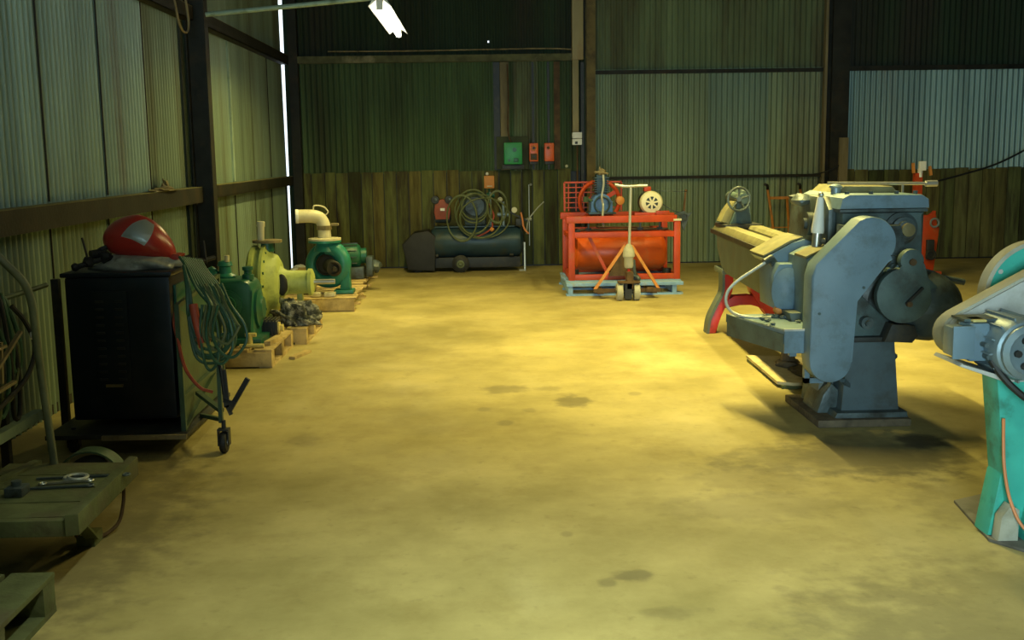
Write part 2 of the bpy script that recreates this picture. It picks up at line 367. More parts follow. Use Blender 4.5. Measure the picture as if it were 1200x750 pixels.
def girt(parent, ax, a0, a1, z0, z1, off, dep, m=girt_m):
    bm = new(); t = .018; s = 1 if dep > 0 else -1
    def bx(u0, u1, z_0, z_1):
        if ax == 'y': box(bm, u0, u1, a0, a1, z_0, z_1)
        else: box(bm, a0, a1, u0, u1, z_0, z_1)
    if ax == 'y':
        bx(off, off+dep*.7, z1-t, z1-.004); bx(off+dep*.7-s*t, off+dep*.7, z0, z1-t); bx(off, off+dep*.7, z0, z0+t); o = obj('girt', bm, steel_dark, parent)
        bm = new(); bx(off, off+dep*.7, z1-.003, z1); obj('dust_layer', bm, dust_m, o); return o
    else: bx(off, off+dep, z1-t, z1); bx(off+dep-s*t, off+dep, z0, z1-t); bx(off, off+dep*.3, z0, z0+t)
    return obj('girt', bm, m, parent)
girt(wl, 'y', -4.1, 10.12, 1.15, 1.29, -2.64, .15); girt(wl, 'y', 10.3, 15.05, 1.17, 1.29, -2.64, .15)
girt(wl, 'y', -4.1, 10.12, 2.77, 2.89, -2.64, .15); girt(wl, 'y', 10.3, 15.05, 2.77, 2.89, -2.64, .15)
girt(wl, 'y', -4.1, 15.05, 3.9, 4.0, -2.64, .12)
hsec(wl, 'steel_column', -2.62, -2.44, 10.13, 10.27, 0, TOP, steel_dark)
hsec(wl, 'steel_column', -2.62, -2.40, 5.1-.08, 5.1+.08, 1.4, TOP, steel_dark) if False else None
hsec(wl, 'steel_column', -2.62, -2.40, 0.02, .18, 0, TOP, steel_dark)
bm = new(); box(bm, -2.645, -2.63, 10.0, 10.1, .02, 2.76); obj('wall_strip', bm, galv_dark, wl)  # dark strip on the wall just before the column
bm = new(); box(bm, -2.645, -2.625, 11.85, 11.93, 1.3, 2.76); obj('wall_strip', bm, cyan_pale, wl)
# back wall
YB = 15.15
bm = new(); box(bm, -2.5, 9.5, YB+.03, YB+.10, 0, .06); box(bm, -2.5, 9.5, YB+.03, YB+.10, TOP-.1, TOP)
box(bm, -2.5, 1.62, YB+.05, YB+.06, 0, 1.4); box(bm, 4.9, 9.5, YB+.05, YB+.06, 0, 1.35)
wb = struct('wall_back', bm, blackp, loc=(3.5, YB, 0))
# left bay
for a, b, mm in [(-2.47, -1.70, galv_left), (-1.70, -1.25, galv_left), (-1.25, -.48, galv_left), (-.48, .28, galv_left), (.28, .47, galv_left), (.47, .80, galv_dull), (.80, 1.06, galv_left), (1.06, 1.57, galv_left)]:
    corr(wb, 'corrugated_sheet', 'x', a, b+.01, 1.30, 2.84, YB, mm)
for a, b in [(-2.47, -1.4), (-1.4, -.35), (-.35, .42), (.42, 1.57)]:
    corr(wb, 'corrugated_sheet', 'x', a, b+.01, 2.80, TOP, YB+.012, galv_dark, hole=(.145, 3.05) if a == -.35 else None)  # near-black sheets above the girt
planks(wb, -2.47, 1.25, .02, 1.33, YB-.02, .172, (0, 0, 1, 2))
for a in (.97, 1.10):
    pass
# middle bay
corr_run(wb, 'x', 1.54, 4.88, 0.02, 2.66, YB, [galv, galv, galv_wall, galv], .80)
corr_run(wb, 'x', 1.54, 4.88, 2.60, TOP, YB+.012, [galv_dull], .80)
# right bay
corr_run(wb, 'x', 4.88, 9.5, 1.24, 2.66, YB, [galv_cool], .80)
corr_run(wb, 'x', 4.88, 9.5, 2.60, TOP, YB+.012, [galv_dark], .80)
planks(wb, 5.0, 9.5, .02, 1.26, YB-.02, .2, (0, 1, 2, 3))
girt(wb, 'x', -2.42, 1.26, 2.78, 2.87, YB-.02, -.12, girt_m)
girt(wb, 'x', 1.58, 4.74, 2.595, 2.645, YB-.02, -.05, steel_dark)
girt(wb, 'x', 1.58, 4.76, 1.175, 1.215, YB-.02, -.06, steel_dark)
girt(wb, 'x', 5.02, 9.5, 2.60, 2.66, YB-.02, -.09, steel_dark)
hsec(wb, 'steel_column', 1.45, 1.57, 14.92, 15.12, 0, TOP, tan_d, 'y')
bm = new(); box(bm, 1.375, 1.42, 14.98, 15.12, 0, 2.75); obj('channel', bm, blackp, wb)
hsec(wb, 'steel_column', 4.76, 5.0, 14.9, 15.12, 0, TOP, steel_dark, 'y')
bm = new(); box(bm, 4.70, 4.735, 15.02, 15.12, 0, TOP); obj('timber_post', bm, trim_m, wb)
bm = new(); box(bm, 4.88, 5.0, 14.86, 14.9, 0, 1.7); obj('timber_post', bm, trim_m, wb)
bm = new(); box(bm, .29, .41, 15.04, 15.13, 1.33, 2.77, bev=.006); obj('timber_post', bm, trim_m, wb)
bm = new(); box(bm, .20, .285, 15.06, 15.13, 1.33, 2.77); obj('timber_post', bm, blackp, wb)
bm = new(); box(bm, 1.02, 1.10, 15.08, 15.13, 1.33, 2.77); obj('timber_post', bm, steel_rust, wb)
for xx in (.72, .93):
    bm = new(); box(bm, xx, xx+.03, 15.09, 15.13, 1.33, 2.77); obj('wall_strip', bm, blackp, wb)
bm = new(); box(bm, -2.53, -2.41, 15.0, 15.13, 0, TOP); obj('corner_post', bm, steel_dark, wb)
# tapered corner: daylight shows through the slit that is left open
bm = new(); prism(bm, [(-2.608, 0), (-2.52, 0), (-2.52, TOP), (-2.595, TOP)], 'y', 15.10, 15.14); obj('corner_flashing', bm, galv_dark, wb)
bm = new(); prism(bm, [(-2.69, 0), (-2.626, 0), (-2.652, TOP), (-2.69, TOP)], 'y', 15.06, 15.10); obj('corner_flashing', bm, galv_dark, wl)
# right wall, rear wall with the open doorway, roof
bm = new(); box(bm, 9.5, 9.6, -4.1, 15.2, 0, .1); wr = struct('wall_right', bm, steel_dark, loc=(9.55, 5, 0))
corr_run(wr, 'y', -4.1, 15.15, 0, TOP, 9.5, [galv_dull], 1.6)
bm = new(); box(bm, -2.7, -1.3, -4.12, -4.06, 0, .1); box(bm, .7, 9.5, -4.12, -4.06, 0, .1); wq = struct('wall_rear', bm, steel_dark, loc=(3, -4.1, 0))
corr_run(wq, 'x', -2.68, -1.25, 0, TOP, -4.1, [galv_dull], .75); corr_run(wq, 'x', .65, 9.5, 0, TOP, -4.1, [galv_dull], 1.6)
corr_run(wq, 'x', -1.25, .65, 2.85, TOP, -4.1, [galv_dull], 1.6)
bm = new(); box(bm, -2.8, 9.7, -4.3, 15.5, TOP+.02, TOP+.1); ce = struct('ceiling', bm, roofm, loc=(3.4, 5.5, TOP))
for yy in (0.1, 5.1, 10.2, 15.0):
    hsec(ce, 'rafter', -2.4, 9.5, yy-.07, yy+.07, TOP-.2, TOP+.02, steel_dark) if False else None
    bm = new(); box(bm, -2.5, 9.5, yy-.06, yy+.06, TOP-.02, TOP+.02); box(bm, -2.5, 9.5, yy-.008, yy+.008, TOP-.22, TOP); box(bm, -2.5, 9.5, yy-.06, yy+.06, TOP-.235, TOP-.22)
    obj('rafter', bm, steel_dark, ce)

# ---------------------------------------------------------------- lamps
tl = ['white fluorescent batten lamp hanging at upper left from a pipe', 'fluorescent batten lamp above the tailstock of the lathe', 'fluorescent batten lamp added out of view to brighten the foreground floor', 'fluorescent batten lamp above the near half of the lathe']
for i, (x, y0, y1, z, pw, spr) in enumerate(TUBES):
    t = thing('fluorescent_lamp', tl[i], 'lamp', (x, (y0+y1)/2, z))
    bm = new(); prism(bm, [(x-.10, z+.005), (x-.10, z), (x-.035, z+.05), (x+.035, z+.05), (x+.10, z), (x+.10, z+.005), (x+.05, z+.075), (x-.05, z+.075)], 'y', y0, y1); obj('reflector', bm, pan_m, t)
    bm = new(); cyl(bm, (x, y0+.03, z-.005), (x, y1-.03, z-.005), .028, n=12); obj('tube', bm, tube_glow, t)
    for yy in (y0, y1-.04):
        bm = new(); box(bm, x-.03, x+.03, yy, yy+.04, z-.03, z+.06, bev=.004); obj('end_cap', bm, pan_m, t)
    if i:
        bm = new(); cyl(bm, (x, y0+.3, z+.07), (x, y0+.3, TOP), .006, n=6); cyl(bm, (x, y1-.3, z+.07), (x, y1-.3, TOP), .006, n=6); obj('hanger', bm, zinc, t)
    area('tube_light', (x, (y0+y1)/2, z-.04), (0, 0, 0), .06, y1-y0-.1, pw, WARM if y0 > 4 else (.84, 1, .74), spr)
bm = new(); cyl(bm, (-2.42, 10.12, 2.815), (-.90, 10.12, 2.945), .022, n=10); cyl(bm, (-.90, 10.12, 2.945), (-.78, 10.12, 2.95), .026, n=10)
tag(obj('lamp_pipe', bm, cyan_pale, loc=(-1.6, 10.12, 2.87)), 'thin grey pipe reaching from the left steel column to the hanging lamp', 'pipe')

# ================================================================ lathe at the right
t = thing('lathe', 'large grey industrial lathe with slanted belt cover and long bed on a red-sided foot', 'machine', (2.2, 6.5, 0))
# pedestal
bm = new(); prism(bm, [(2.03, .07), (2.365, .07), (2.325, .49), (2.06, .49)], 'y', 6.02, 6.45, bev=.012); ped = obj('pedestal', bm, pedestal_m, t)
bm = new(); prism(bm, [(1.97, .03), (2.40, .03), (2.39, .075), (1.99, .075)], 'y', 5.96, 6.55, bev=.01); obj('base_flange', bm, castdark, t)
bm = new(); box(bm, 1.87, 2.40, 5.92, 6.6, 0, .045, bev=.01); obj('base_slab', bm, oilmud, t)
bm = new(); prism(bm, [(1.94, .05), (2.10, .05), (2.12, .42), (1.98, .42)], 'y', 6.2, 6.5, bev=.01); obj('pedestal_web', bm, bed_grey, t)
bm = new(); prism(bm, [(1.91, .02), (2.0, .02), (2.08, .14), (2.0, .22), (1.95, .15)], 'y', 6.1, 6.4, bev=.02); obj('foot_rib', bm, castdark, t)
for zz in (.36, .17):
    bm = new(); cyl(bm, (2.33, 6.15, zz), (2.38, 6.15, zz), .022, n=8); cyl(bm, (2.375, 6.15, zz), (2.39, 6.15, zz), .014, n=6); obj('bolt', bm, castdark, t)
# drip tray under the headstock end
bm = new(); box(bm, 2.02, 2.38, 6.0, 6.5, .47, .50, bev=.006); prism(bm, [(2.24, .48), (2.40, .47), (2.43, .51), (2.41, .57), (2.28, .58)], 'y', 5.95, 6.4, bev=.01); obj('drip_tray', bm, blackp, t)
# headstock
bm = new(); prism(bm, [(2.08, .58), (2.52, .58), (2.55, .90), (2.56, 1.185), (2.08, 1.185)], 'y', 6.25, 7.0, bev=.02); hs = obj('headstock', bm, bluegrey_d, t)
bm = new(); prism(bm, [(2.055, 1.207), (2.575, 1.207), (2.57, 1.26), (2.53, 1.285), (2.11, 1.29), (2.07, 1.27)], 'y', 6.22, 7.0, bev=.012); obj('headstock_cover', bm, bluegrey, hs)
bm = new(); box(bm, 2.06, 2.57, 6.23, 7.0, 1.187, 1.205, bev=.003); obj('cover_gasket', bm, castdark, hs)
bm = new(); prism(bm, [(2.12, 1.285), (2.50, 1.285), (2.46, 1.325), (2.17, 1.33)], 'y', 6.5, 7.0, bev=.01); obj('top_lid', bm, dustcream, hs)
for x in (2.12, 2.26, 2.41, 2.52):
    bm = new(); cyl(bm, (x, 6.30, 1.275), (x, 6.30, 1.305), .014, n=6); obj('cover_bolt', bm, castdark, hs)
bm = new(); cyl(bm, (2.12, 6.5, 1.285), (2.12, 6.5, 1.32), .03, n=14); blob(bm, (2.12, 6.5, 1.325), .032, .1, 2, 1, (1.2, 1, .6)); obj('oil_filler', bm, alu, hs)
# left side casting of the headstock, gear cover shapes
bm = new(); prism(bm, [(6.35, .95), (7.2, .93), (7.15, 1.20), (6.95, 1.27), (6.45, 1.27), (6.35, 1.2)], 'x', 2.03, 2.08, bev=.02); obj('gearbox_side', bm, castdark, hs)
bm = new(); cyl(bm, (1.99, 6.65, 1.10), (2.04, 6.65, 1.10), .07, n=18); cyl(bm, (1.97, 6.65, 1.10), (2.0, 6.65, 1.10), .035, n=12); obj('shaft_boss', bm, castdark, hs)
bm = new(); blob(bm, (2.0, 6.8, 1.24), .07, .15, 2, 4, (1, 1.4, .6)); obj('chuck_guard', bm, castdark, hs)
# spindle end boss seen on the front
bm = new(); lathe(bm, (2.42, 6.26, 1.09), (0, -1, 0), [(.095, 0), (.095, .03), (.07, .045), (.07, .075), (.05, .08), (.05, .11), (.035, .115), (.035, .12)], 24); sp = obj('spindle_boss', bm, castdark, hs)
bm = new(); lathe(bm, (2.42, 6.14, 1.09), (0, -1, 0), [(.038, 0), (.038, .02), (.01, .022)], 18); obj('spindle_cap', bm, brass, sp)
# control rod along the top
bm = new(); cyl(bm, (2.10, 6.6, 1.345), (2.70, 6.6, 1.335), .010, n=8); cyl(bm, (2.70, 6.6, 1.335), (2.77, 6.6, 1.335), .020, n=10); cyl(bm, (2.56, 6.6, 1.26), (2.56, 6.6, 1.335), .008, n=6); obj('control_rod', bm, steel, hs)
bm = new(); cyl(bm, (2.2, 6.7, 1.31), (2.44, 6.7, 1.315), .014, n=8); obj('control_rod', bm, dustcream, hs)
# belt cover: slanted over, then straight down
cov = [(1.795, .40)]+arc(1.912, .39, .118, 180, 360, 14)+[(2.035, .73), (2.225, .93)]+arc(2.115, 1.045, .138, -42, 120, 16)+[(1.815, .93), (1.795, .86)]
bm = new(); prism(bm, cov, 'y', 5.86, 6.02, bev=.014); bc = obj('belt_cover', bm, bluegrey, t)
bm = new(); cyl(bm, (2.27, 6.04, .87), (2.27, 5.98, .87), .022, n=8); cyl(bm, (2.19, 6.24, .92), (2.27, 6.04, .87), .03, n=8); obj('cover_stay', bm, bluegrey_d, t)
bm = new(); bolts(bm, (1.84, 5.86, .66), (0, -1, 0), 0, 1, .008, .008); bolts(bm, (2.08, 5.86, .80), (0, -1, 0), 0, 1, .008, .008); obj('cover_screw', bm, bluegrey_d, bc)
bm = new(); bar(bm, (2.02, 5.98, .26), (2.14, 6.1, .16), .03, .02); obj('cover_bracket', bm, pedestal_m, t)
# front box behind the belt cover, right of it
bm = new(); prism(bm, [(2.02, .42), (2.30, .42), (2.30, .58), (2.06, .80), (2.02, .80)], 'y', 6.05, 6.4, bev=.008); cb = obj('end_box', bm, bluegrey_d, t)
bm = new(); cyl(bm, (2.16, 6.05, .58), (2.16, 6.0, .58), .035, n=14); cyl(bm, (2.16, 6.0, .58), (2.16, 5.97, .58), .018, n=8); obj('end_shaft', bm, castdark, cb)
bm = new(); prism(bm, [(2.05, .60), (2.42, .60), (2.44, .85), (2.38, 1.12), (2.05, 1.12)], 'y', 6.12, 6.27, bev=.02); obj('gear_casting', bm, castdark, hs)
for (x, z, r) in ((2.30, .70, .14), (2.33, .88, .09)):
    bm = new(); lathe(bm, (x, 6.14, z), (0, -1, 0), [(r, 0), (r, .04), (r*.8, .05), (r*.75, .03), (r*.3, .03), (r*.3, .07), (.01, .07)], 28); obj('change_gear', bm, castdark, hs)
# quadrant cover (round plate with an upper lobe) and the round motor beside it
a1 = arc(2.325, .745, .155, 95, 350, 24)+[(2.46, .84), (2.425, .90)]+arc(2.36, .935, .066, -20, 200, 14)
bm = new(); prism(bm, a1, 'y', 5.90, 5.96, bev=.008); qc = obj('quadrant_cover', bm, bluegrey_d, t)
bm = new(); bar(bm, (2.33, 5.89, .70), (2.42, 5.89, .79), .018, .014); obj('slot', bm, blackm, qc)
bm = new(); cyl(bm, (2.345, 5.90, .70), (2.345, 5.87, .70), .016, n=8); cyl(bm, (2.36, 5.90, .93), (2.36, 5.885, .93), .02, n=8); obj('nut', bm, steel_rust, qc)
bm = new(); lathe(bm, (2.53, 6.36, .655), (.0, -1, -.0), [(.02, 0), (.15, .0), (.19, .04), (.20, .10), (.20, .24), (.19, .31), (.16, .37), (.10, .415), (.04, .435), (.01, .44)], 32); mo = obj('drive_motor', bm, castdark, t)
bm = new(); torus(bm, (2.53, 6.2, .655), (0, -1, 0), .20, .006, 32, 6); obj('motor_band', bm, bluegrey_d, mo)
bm = new(); cyl(bm, (2.66, 6.3, .80), (2.83, 6.3, .765), .02, n=10); obj('motor_stub', bm, castdark, mo)
bm = new(); prism(bm, [(2.36, .90), (2.46, .86), (2.60, .72), (2.52, .60), (2.36, .66)], 'y', 5.96, 6.14, bev=.02); obj('quadrant_casting', bm, bluegrey_d, t)
# bed: two ways, web and tail foot
def skew(pts):  # the bed runs almost away from the camera; x at depth y
    return pts
def bedx(y): return 1.90+(y-6.2)*.040
def bedprism(bm, prof, y0, y1):
    a = [bm.verts.new((bedx(y0)+u, y0, v)) for u, v in prof]; b = [bm.verts.new((bedx(y1)+u, y1, v)) for u, v in prof]
    bm.faces.new(a); bm.faces.new(b); n = len(prof)
    for k in range(n): bm.faces.new((a[k], a[(k+1) % n], b[(k+1) % n], b[k]))
bm = new(); bedprism(bm, [(0, .875), (.03, .92), (.12, .92), (.135, .90), (.135, .86), (0, .86)], 6.6, 9.55); obj('front_way', bm, dustcream, t)
bm = new(); bedprism(bm, [(.22, .90), (.24, .925), (.33, .925), (.34, .90), (.34, .86), (.22, .86)], 6.6, 9.55); obj('rear_way', bm, dustcream, t)
bm = new(); bedprism(bm, [(0, .84), (.34, .84), (.34, .862), (0, .862)], 6.6, 9.6); bedprism(bm, [(-.012, .835), (.06, .835), (.06, .872), (-.012, .872)], 6.6, 9.6); obj('way_edge', bm, blackp, t)
def webprof(bm, x0, x1):
    pr = [(6.3, .84), (9.42, .84), (9.42, .74), (9.28, .64), (9.15, .555), (8.95, .54), (6.3, .54)]
    a = [bm.verts.new((bedx(u)+x0, u, v)) for u, v in pr]; b = [bm.verts.new((bedx(u)+x1, u, v)) for u, v in pr]
    bm.faces.new(a); bm.faces.new(b); n = len(pr)
    for k in range(n): bm.faces.new((a[k], a[(k+1) % n], b[(k+1) % n], b[k]))
bm = new(); webprof(bm, .015, .05); obj('front_web', bm, bed_grey, t)
bm = new(); webprof(bm, .29, .325); obj('rear_web', bm, bed_grey, t)
bm = new(); bedprism(bm, [(.05, .58), (.29, .58), (.29, .82), (.05, .82)], 9.3, 9.36); bedprism(bm, [(.05, .6), (.29, .6), (.29, .8), (.05, .8)], 8.0, 8.06); obj('bed_rib', bm, bed_grey, t)
bm = new(); box(bm, 2.02, 2.36, 9.10, 9.42, .515, .565, bev=.012); obj('foot_pad', bm, bed_grey, t)
# tail foot: A shaped casting, pale front edge and red side
footL = [(2.05, .515), (2.14, .515), (2.13, .38), (2.09, .27), (2.19, .24), (2.30, .25), (2.40, .215), (2.49, .09), (2.53, 0), (2.60, 0), (2.55, .16), (2.46, .30), (2.40, .42), (2.35, .515), (2.25, .515), (2.31, .40), (2.30, .335), (2.24, .31), (2.17, .33), (2.19, .42), (2.17, .515)]
leg1 = [(2.06, .515), (2.145, .515), (2.135, .36), (2.09, .26), (2.03, .15), (2.0, .0), (1.93, 0), (1.95, .13), (2.0, .24), (2.055, .35)]
bm = new(); prism(bm, leg1, 'y', 9.19, 9.33, bev=.01); fl = obj('front_leg', bm, redp, t)
bm = new()
pr = smooth([(1.925, 9.25, .0), (1.945, 9.25, .13), (2.0, 9.25, .25), (2.05, 9.25, .36), (2.052, 9.25, .515)], 5)
for p, q in zip(pr, pr[1:]): bar(bm, p, q+(q-p)*.08, .15, .022, up=(1, 0, 0))
obj('leg_face', bm, bed_grey, fl)
leg2 = [(2.25, .515), (2.36, .515), (2.41, .40), (2.48, .28), (2.57, .13), (2.62, 0), (2.53, 0), (2.47, .12), (2.39, .21), (2.30, .34)]
bm = new(); prism(bm, leg2, 'y', 9.19, 9.33, bev=.01); obj('rear_leg', bm, redp, t)
bm = new(); prism(bm, [(2.06, .21), (2.20, .25), (2.30, .25), (2.42, .19), (2.42, .27), (2.36, .31), (2.28, .325), (2.15, .32), (2.09, .28)], 'y', 9.2, 9.32, bev=.01); obj('cross_web', bm, redp, t)
bm = new(); lathe(bm, (1.965, 9.26, 0), (0, 0, 1), [(.055, 0), (.055, .02), (.03, .035)], 14); obj('foot_pad', bm, bed_grey, t)
# carriage, apron and gearbox between bed and belt cover
bm = new(); bx0 = 1.73
pr = [(bx0, .895), (1.80, .93), (1.90, .985), (1.97, 1.01), (2.03, .99), (2.06, .93), (2.02, .86), (bx0+.03, .865)]
prism(bm, pr, 'y', 6.62, 6.98, bev=.012); obj('saddle', bm, greyguard if False else bluegrey, t)
bm = new(); prism(bm, [(bx0-.004, .902), (1.80, .937), (1.90, .992), (1.965, 1.016), (1.97, 1.022), (1.89, 1.0), (1.79, .945), (bx0-.004, .912)], 'y', 6.63, 6.98); obj('saddle_dust', bm, dustcream, t)
bm = new(); prism(bm, [(1.765, .60), (1.92, .56), (1.92, .87), (1.79, .87), (1.755, .80)], 'y', 6.5, 6.85, bev=.012); ap = obj('apron', bm, bluegrey, t)
bm = new(); lathe(bm, (1.84, 6.5, .71), (0, -1, 0), [(.09, 0), (.10, .02), (.06, .05), (.01, .06)], 20, sy=1.4); obj('apron_bulge', bm, bluegrey, ap)
bm = new(); prism(bm, [(1.87, .56), (2.06, .53), (2.06, .985), (1.95, .965), (1.87, .925)], 'y', 6.22, 6.6, bev=.015); fb = obj('feed_box', bm, bluegrey, t)
bm = new(); prism(bm, [(1.865, .927), (1.95, .967), (2.04, .985), (2.04, .992), (1.95, .978), (1.865, .94)], 'y', 6.22, 6.45); obj('box_edge', bm, dustcream, fb)
bm = new()
for (x, z) in ((1.93, .86), (1.93, .62), (1.99, .9)): cyl(bm, (x, 6.22, z), (x, 6.20, z), .014, n=10)
obj('screw', bm, bluegrey_d, fb)
bm = new(); prism(bm, [(1.83, .50), (1.98, .50), (2.0, .56), (1.90, .60), (1.80, .60)], 'y', 6.3, 6.6, bev=.01); obj('oil_pan_neck', bm, bed_grey, t)
bm = new(); blob(bm, (1.79, 6.5, .59), .03, .1, 2, 3); obj('amber_glass', bm, orange_lite, t)
# projecting chip tray
bm = new(); prism(bm, [(1.50, 6.62), (1.685, 5.98), (2.0, 5.98), (2.0, 6.62)], 'z', .53, .55)
ct = obj('chip_tray', bm, bluegrey, t)
bm = new(); bar(bm, (1.685, 5.985, .485), (2.0, 5.985, .485), .012, .13); obj('tray_front', bm, bluegrey, ct)
bm = new(); bar(bm, (1.505, 6.62, .53), (1.685, 5.985, .50), .012, .05); prism(bm, [(1.505, 6.62), (1.69, 5.98), (1.70, 5.99), (1.515, 6.63)], 'z', .42, .55); obj('tray_side', bm, bluegrey_d, ct)
bm = new(); bar(bm, (1.68, 5.975, .553), (2.0, 5.975, .553), .012, .012); obj('tray_lip', bm, greyguard, ct)
bm = new()
for i in range(8): blob(bm, (random.uniform(1.62, 1.85), random.uniform(6.1, 6.5), .56), random.uniform(.012, .03), .3, 2, i, (1, 1, .5))
stuff(obj('swarf', bm, bed_grey, ct))
bm = new(); box(bm, 1.84, 1.87, 6.1, 6.14, .22, .48); box(bm, 1.84, 1.95, 6.1, 6.14, .22, .25); box(bm, 1.78, 1.82, 6.2, 6.24, .36, .48); obj('tray_bracket', bm, bluegrey, t)
# pale coolant pipe
bm = new(); tube(bm, [(1.745, 6.58, .885), (1.66, 6.58, .83), (1.56, 6.58, .765), (1.50, 6.58, .70), (1.485, 6.56, .63), (1.52, 6.52, .575), (1.60, 6.45, .555), (1.72, 6.4, .56)], .010, 8); obj('coolant_pipe', bm, zinc, t)
bm = new(); cyl(bm, (1.72, 6.58, .875), (1.77, 6.6, .90), .022, n=10); cyl(bm, (1.76, 6.6, .895), (1.79, 6.62, .86), .026, n=10); obj('pipe_union', bm, castdark, t)
# lever with a pale sleeve
bm = new(); lathe(bm, (1.985, 6.4, 1.06), (.06, 0, 1), [(.036, 0), (.038, .02), (.030, .10), (.021, .19), (.018, .21), (.008, .215)], 14); lv = obj('white_sleeve', bm, white, t); lab(lv, 'white tapered plastic sleeve on the lever')
bm = new(); cyl(bm, (1.98, 6.4, .98), (1.985, 6.4, 1.06), .028, n=10); cyl(bm, (1.985, 6.4, 1.01), (2.05, 6.4, 1.01), .018, n=8); lr = obj('lever', bm, steel, t)
bm = new(); blob(bm, (2.0, 6.4, 1.285), .018, .05, 2, 2); obj('lever_knob', bm, steel, lr)
bm = new(); cyl(bm, (2.11, 6.5, .925), (2.16, 6.5, .925), .03, n=10); obj('red_knob', bm, redp, t)
# tailstock
bm = new(); prism(bm, [(2.10, .93), (2.30, .93), (2.275, 1.06), (2.255, 1.20), (2.20, 1.22), (2.175, 1.16), (2.15, 1.05)], 'y', 9.2, 9.42, bev=.015); ts = obj('tailstock', bm, bluegrey_d, t)
bm = new(); prism(bm, [(2.03, .955), (2.10, .93), (2.15, 1.05), (2.165, 1.12), (2.13, 1.12), (2.07, 1.04)], 'y', 9.22, 9.40, bev=.012); obj('tailstock_rib', bm, dustcream, ts)
bm = new(); box(bm, 2.04, 2.36, 9.1, 9.5, .90, .935, bev=.006); obj('tailstock_base', bm, blackp, ts)
bm = new(); cyl(bm, (2.20, 9.1, 1.15), (2.20, 9.62, 1.15), .045, n=16); obj('quill', bm, bluegrey_d, ts)
bm = new(); blob(bm, (2.235, 9.3, 1.2), .03, .1, 2, 2); obj('lock_knob', bm, castdark, ts)
bm = new(); torus(bm, (2.14, 9.04, 1.15), (.15, -1, 0), .095, .011, 30, 8)
for k in range(5):
    a = k*2*PI/5+.3; cyl(bm, (2.14, 9.04, 1.15), (2.14+.093*math.cos(a), 9.04+.014*math.cos(a), 1.15+.093*math.sin(a)), .008, n=6)
cyl(bm, (2.135, 9.01, 1.15), (2.16, 9.2, 1.15), .02, n=10); obj('handwheel', bm, castdark, ts)

# board and rags under the tray
bm = new(); prism(bm, [(1.955, 7.95), (1.93, 7.0), (2.02, 6.94), (2.28, 6.94), (2.33, 7.85)], 'z', .022, .042)
bd = tag(obj('floor_board', bm, board_m, loc=(2.1, 7.4, 0)), 'pale plywood board lying on the floor beneath the lathe tray', 'board')
bm = new(); box(bm, 1.95, 2.02, 7.0, 7.9, 0, .022); box(bm, 2.2, 2.26, 7.0, 7.85, 0, .022); box(bm, 1.95, 2.26, 6.95, 7.0, 0, .0215); obj('batten', bm, pallet_d, bd)
bm = new(); blob(bm, (2.20, 7.25, .05), .10, .25, 3, 5, (1, 2.2, .2)); blob(bm, (2.14, 7.5, .06), .08, .2, 3, 6, (1, 1.2, .5)); cyl(bm, (2.14, 7.5, .05), (2.14, 7.5, .2), .06, .04, n=12)
for v in bm.verts: v.co.z = max(v.co.z, .0435)
tag(obj('oily_heap', bm, oilmud, loc=(2.12, 7.3, .043)), 'brown oily heap of swarf on the plywood board below the lathe', 'swarf')

# ================================================================ belt grinder at far right
t = thing('belt_grinder', 'turquoise pedestal grinder with grey belt guard and electric motor at right edge', 'machine', (2.25, 4.3, 0))
bm = new(); prism(bm, [(2.06, 4.58), (1.99, 4.10), (2.10, 3.92), (2.9, 3.92), (2.9, 4.7), (2.3, 4.7)], 'z', 0, .014, bev=.004); obj('floor_plate', bm, plate_m, t)
# pedestal: square column leaning slightly, with splayed foot
bm = new(); a = [(2.13, .02), (2.62, .02), (2.50, .72), (2.085, .72)]
prism(bm, [(2.075, .02), (2.55, .02), (2.52, .66), (2.0, .66)], 'y', 4.12, 4.26, bev=.012); co = obj('column', bm, teal, t)
bm = new(); prism(bm, [(2.0, .014), (2.08, .014), (2.07, .30), (2.04, .26), (2.015, .10)], 'y', 4.13, 4.25, bev=.006); prism(bm, [(2.115, .014), (2.17, .014), (2.18, .24), (2.145, .20)], 'y', 4.03, 4.12, bev=.006); obj('foot_gusset', bm, teal, co)
bm = new(); prism(bm, [(2.01, .014), (2.09, .014), (2.09, .14), (2.055, .16), (2.02, .11)], 'y', 4.06, 4.12, bev=.005); obj('foot_gusset', bm, dusty, co)
bm = new(); box(bm, 2.125, 2.20, 4.105, 4.12, .42, .56); obj('name_plate', bm, greyguard, co)
bm = new(); tube(bm, [(2.025, 4.10, .50), (2.03, 4.10, .40), (2.03, 4.08, .30), (2.05, 4.06, .18), (2.09, 4.02, .08), (2.17, 3.98, .03)], .0065, 8); obj('orange_flex', bm, copper_wire, t)
bm = new(); tube(bm, [(2.135, 4.01, .02), (2.13, 4.01, .14), (2.15, 4.01, .20), (2.24, 4.01, .22)], .012, 8); obj('conduit', bm, zinc, t)
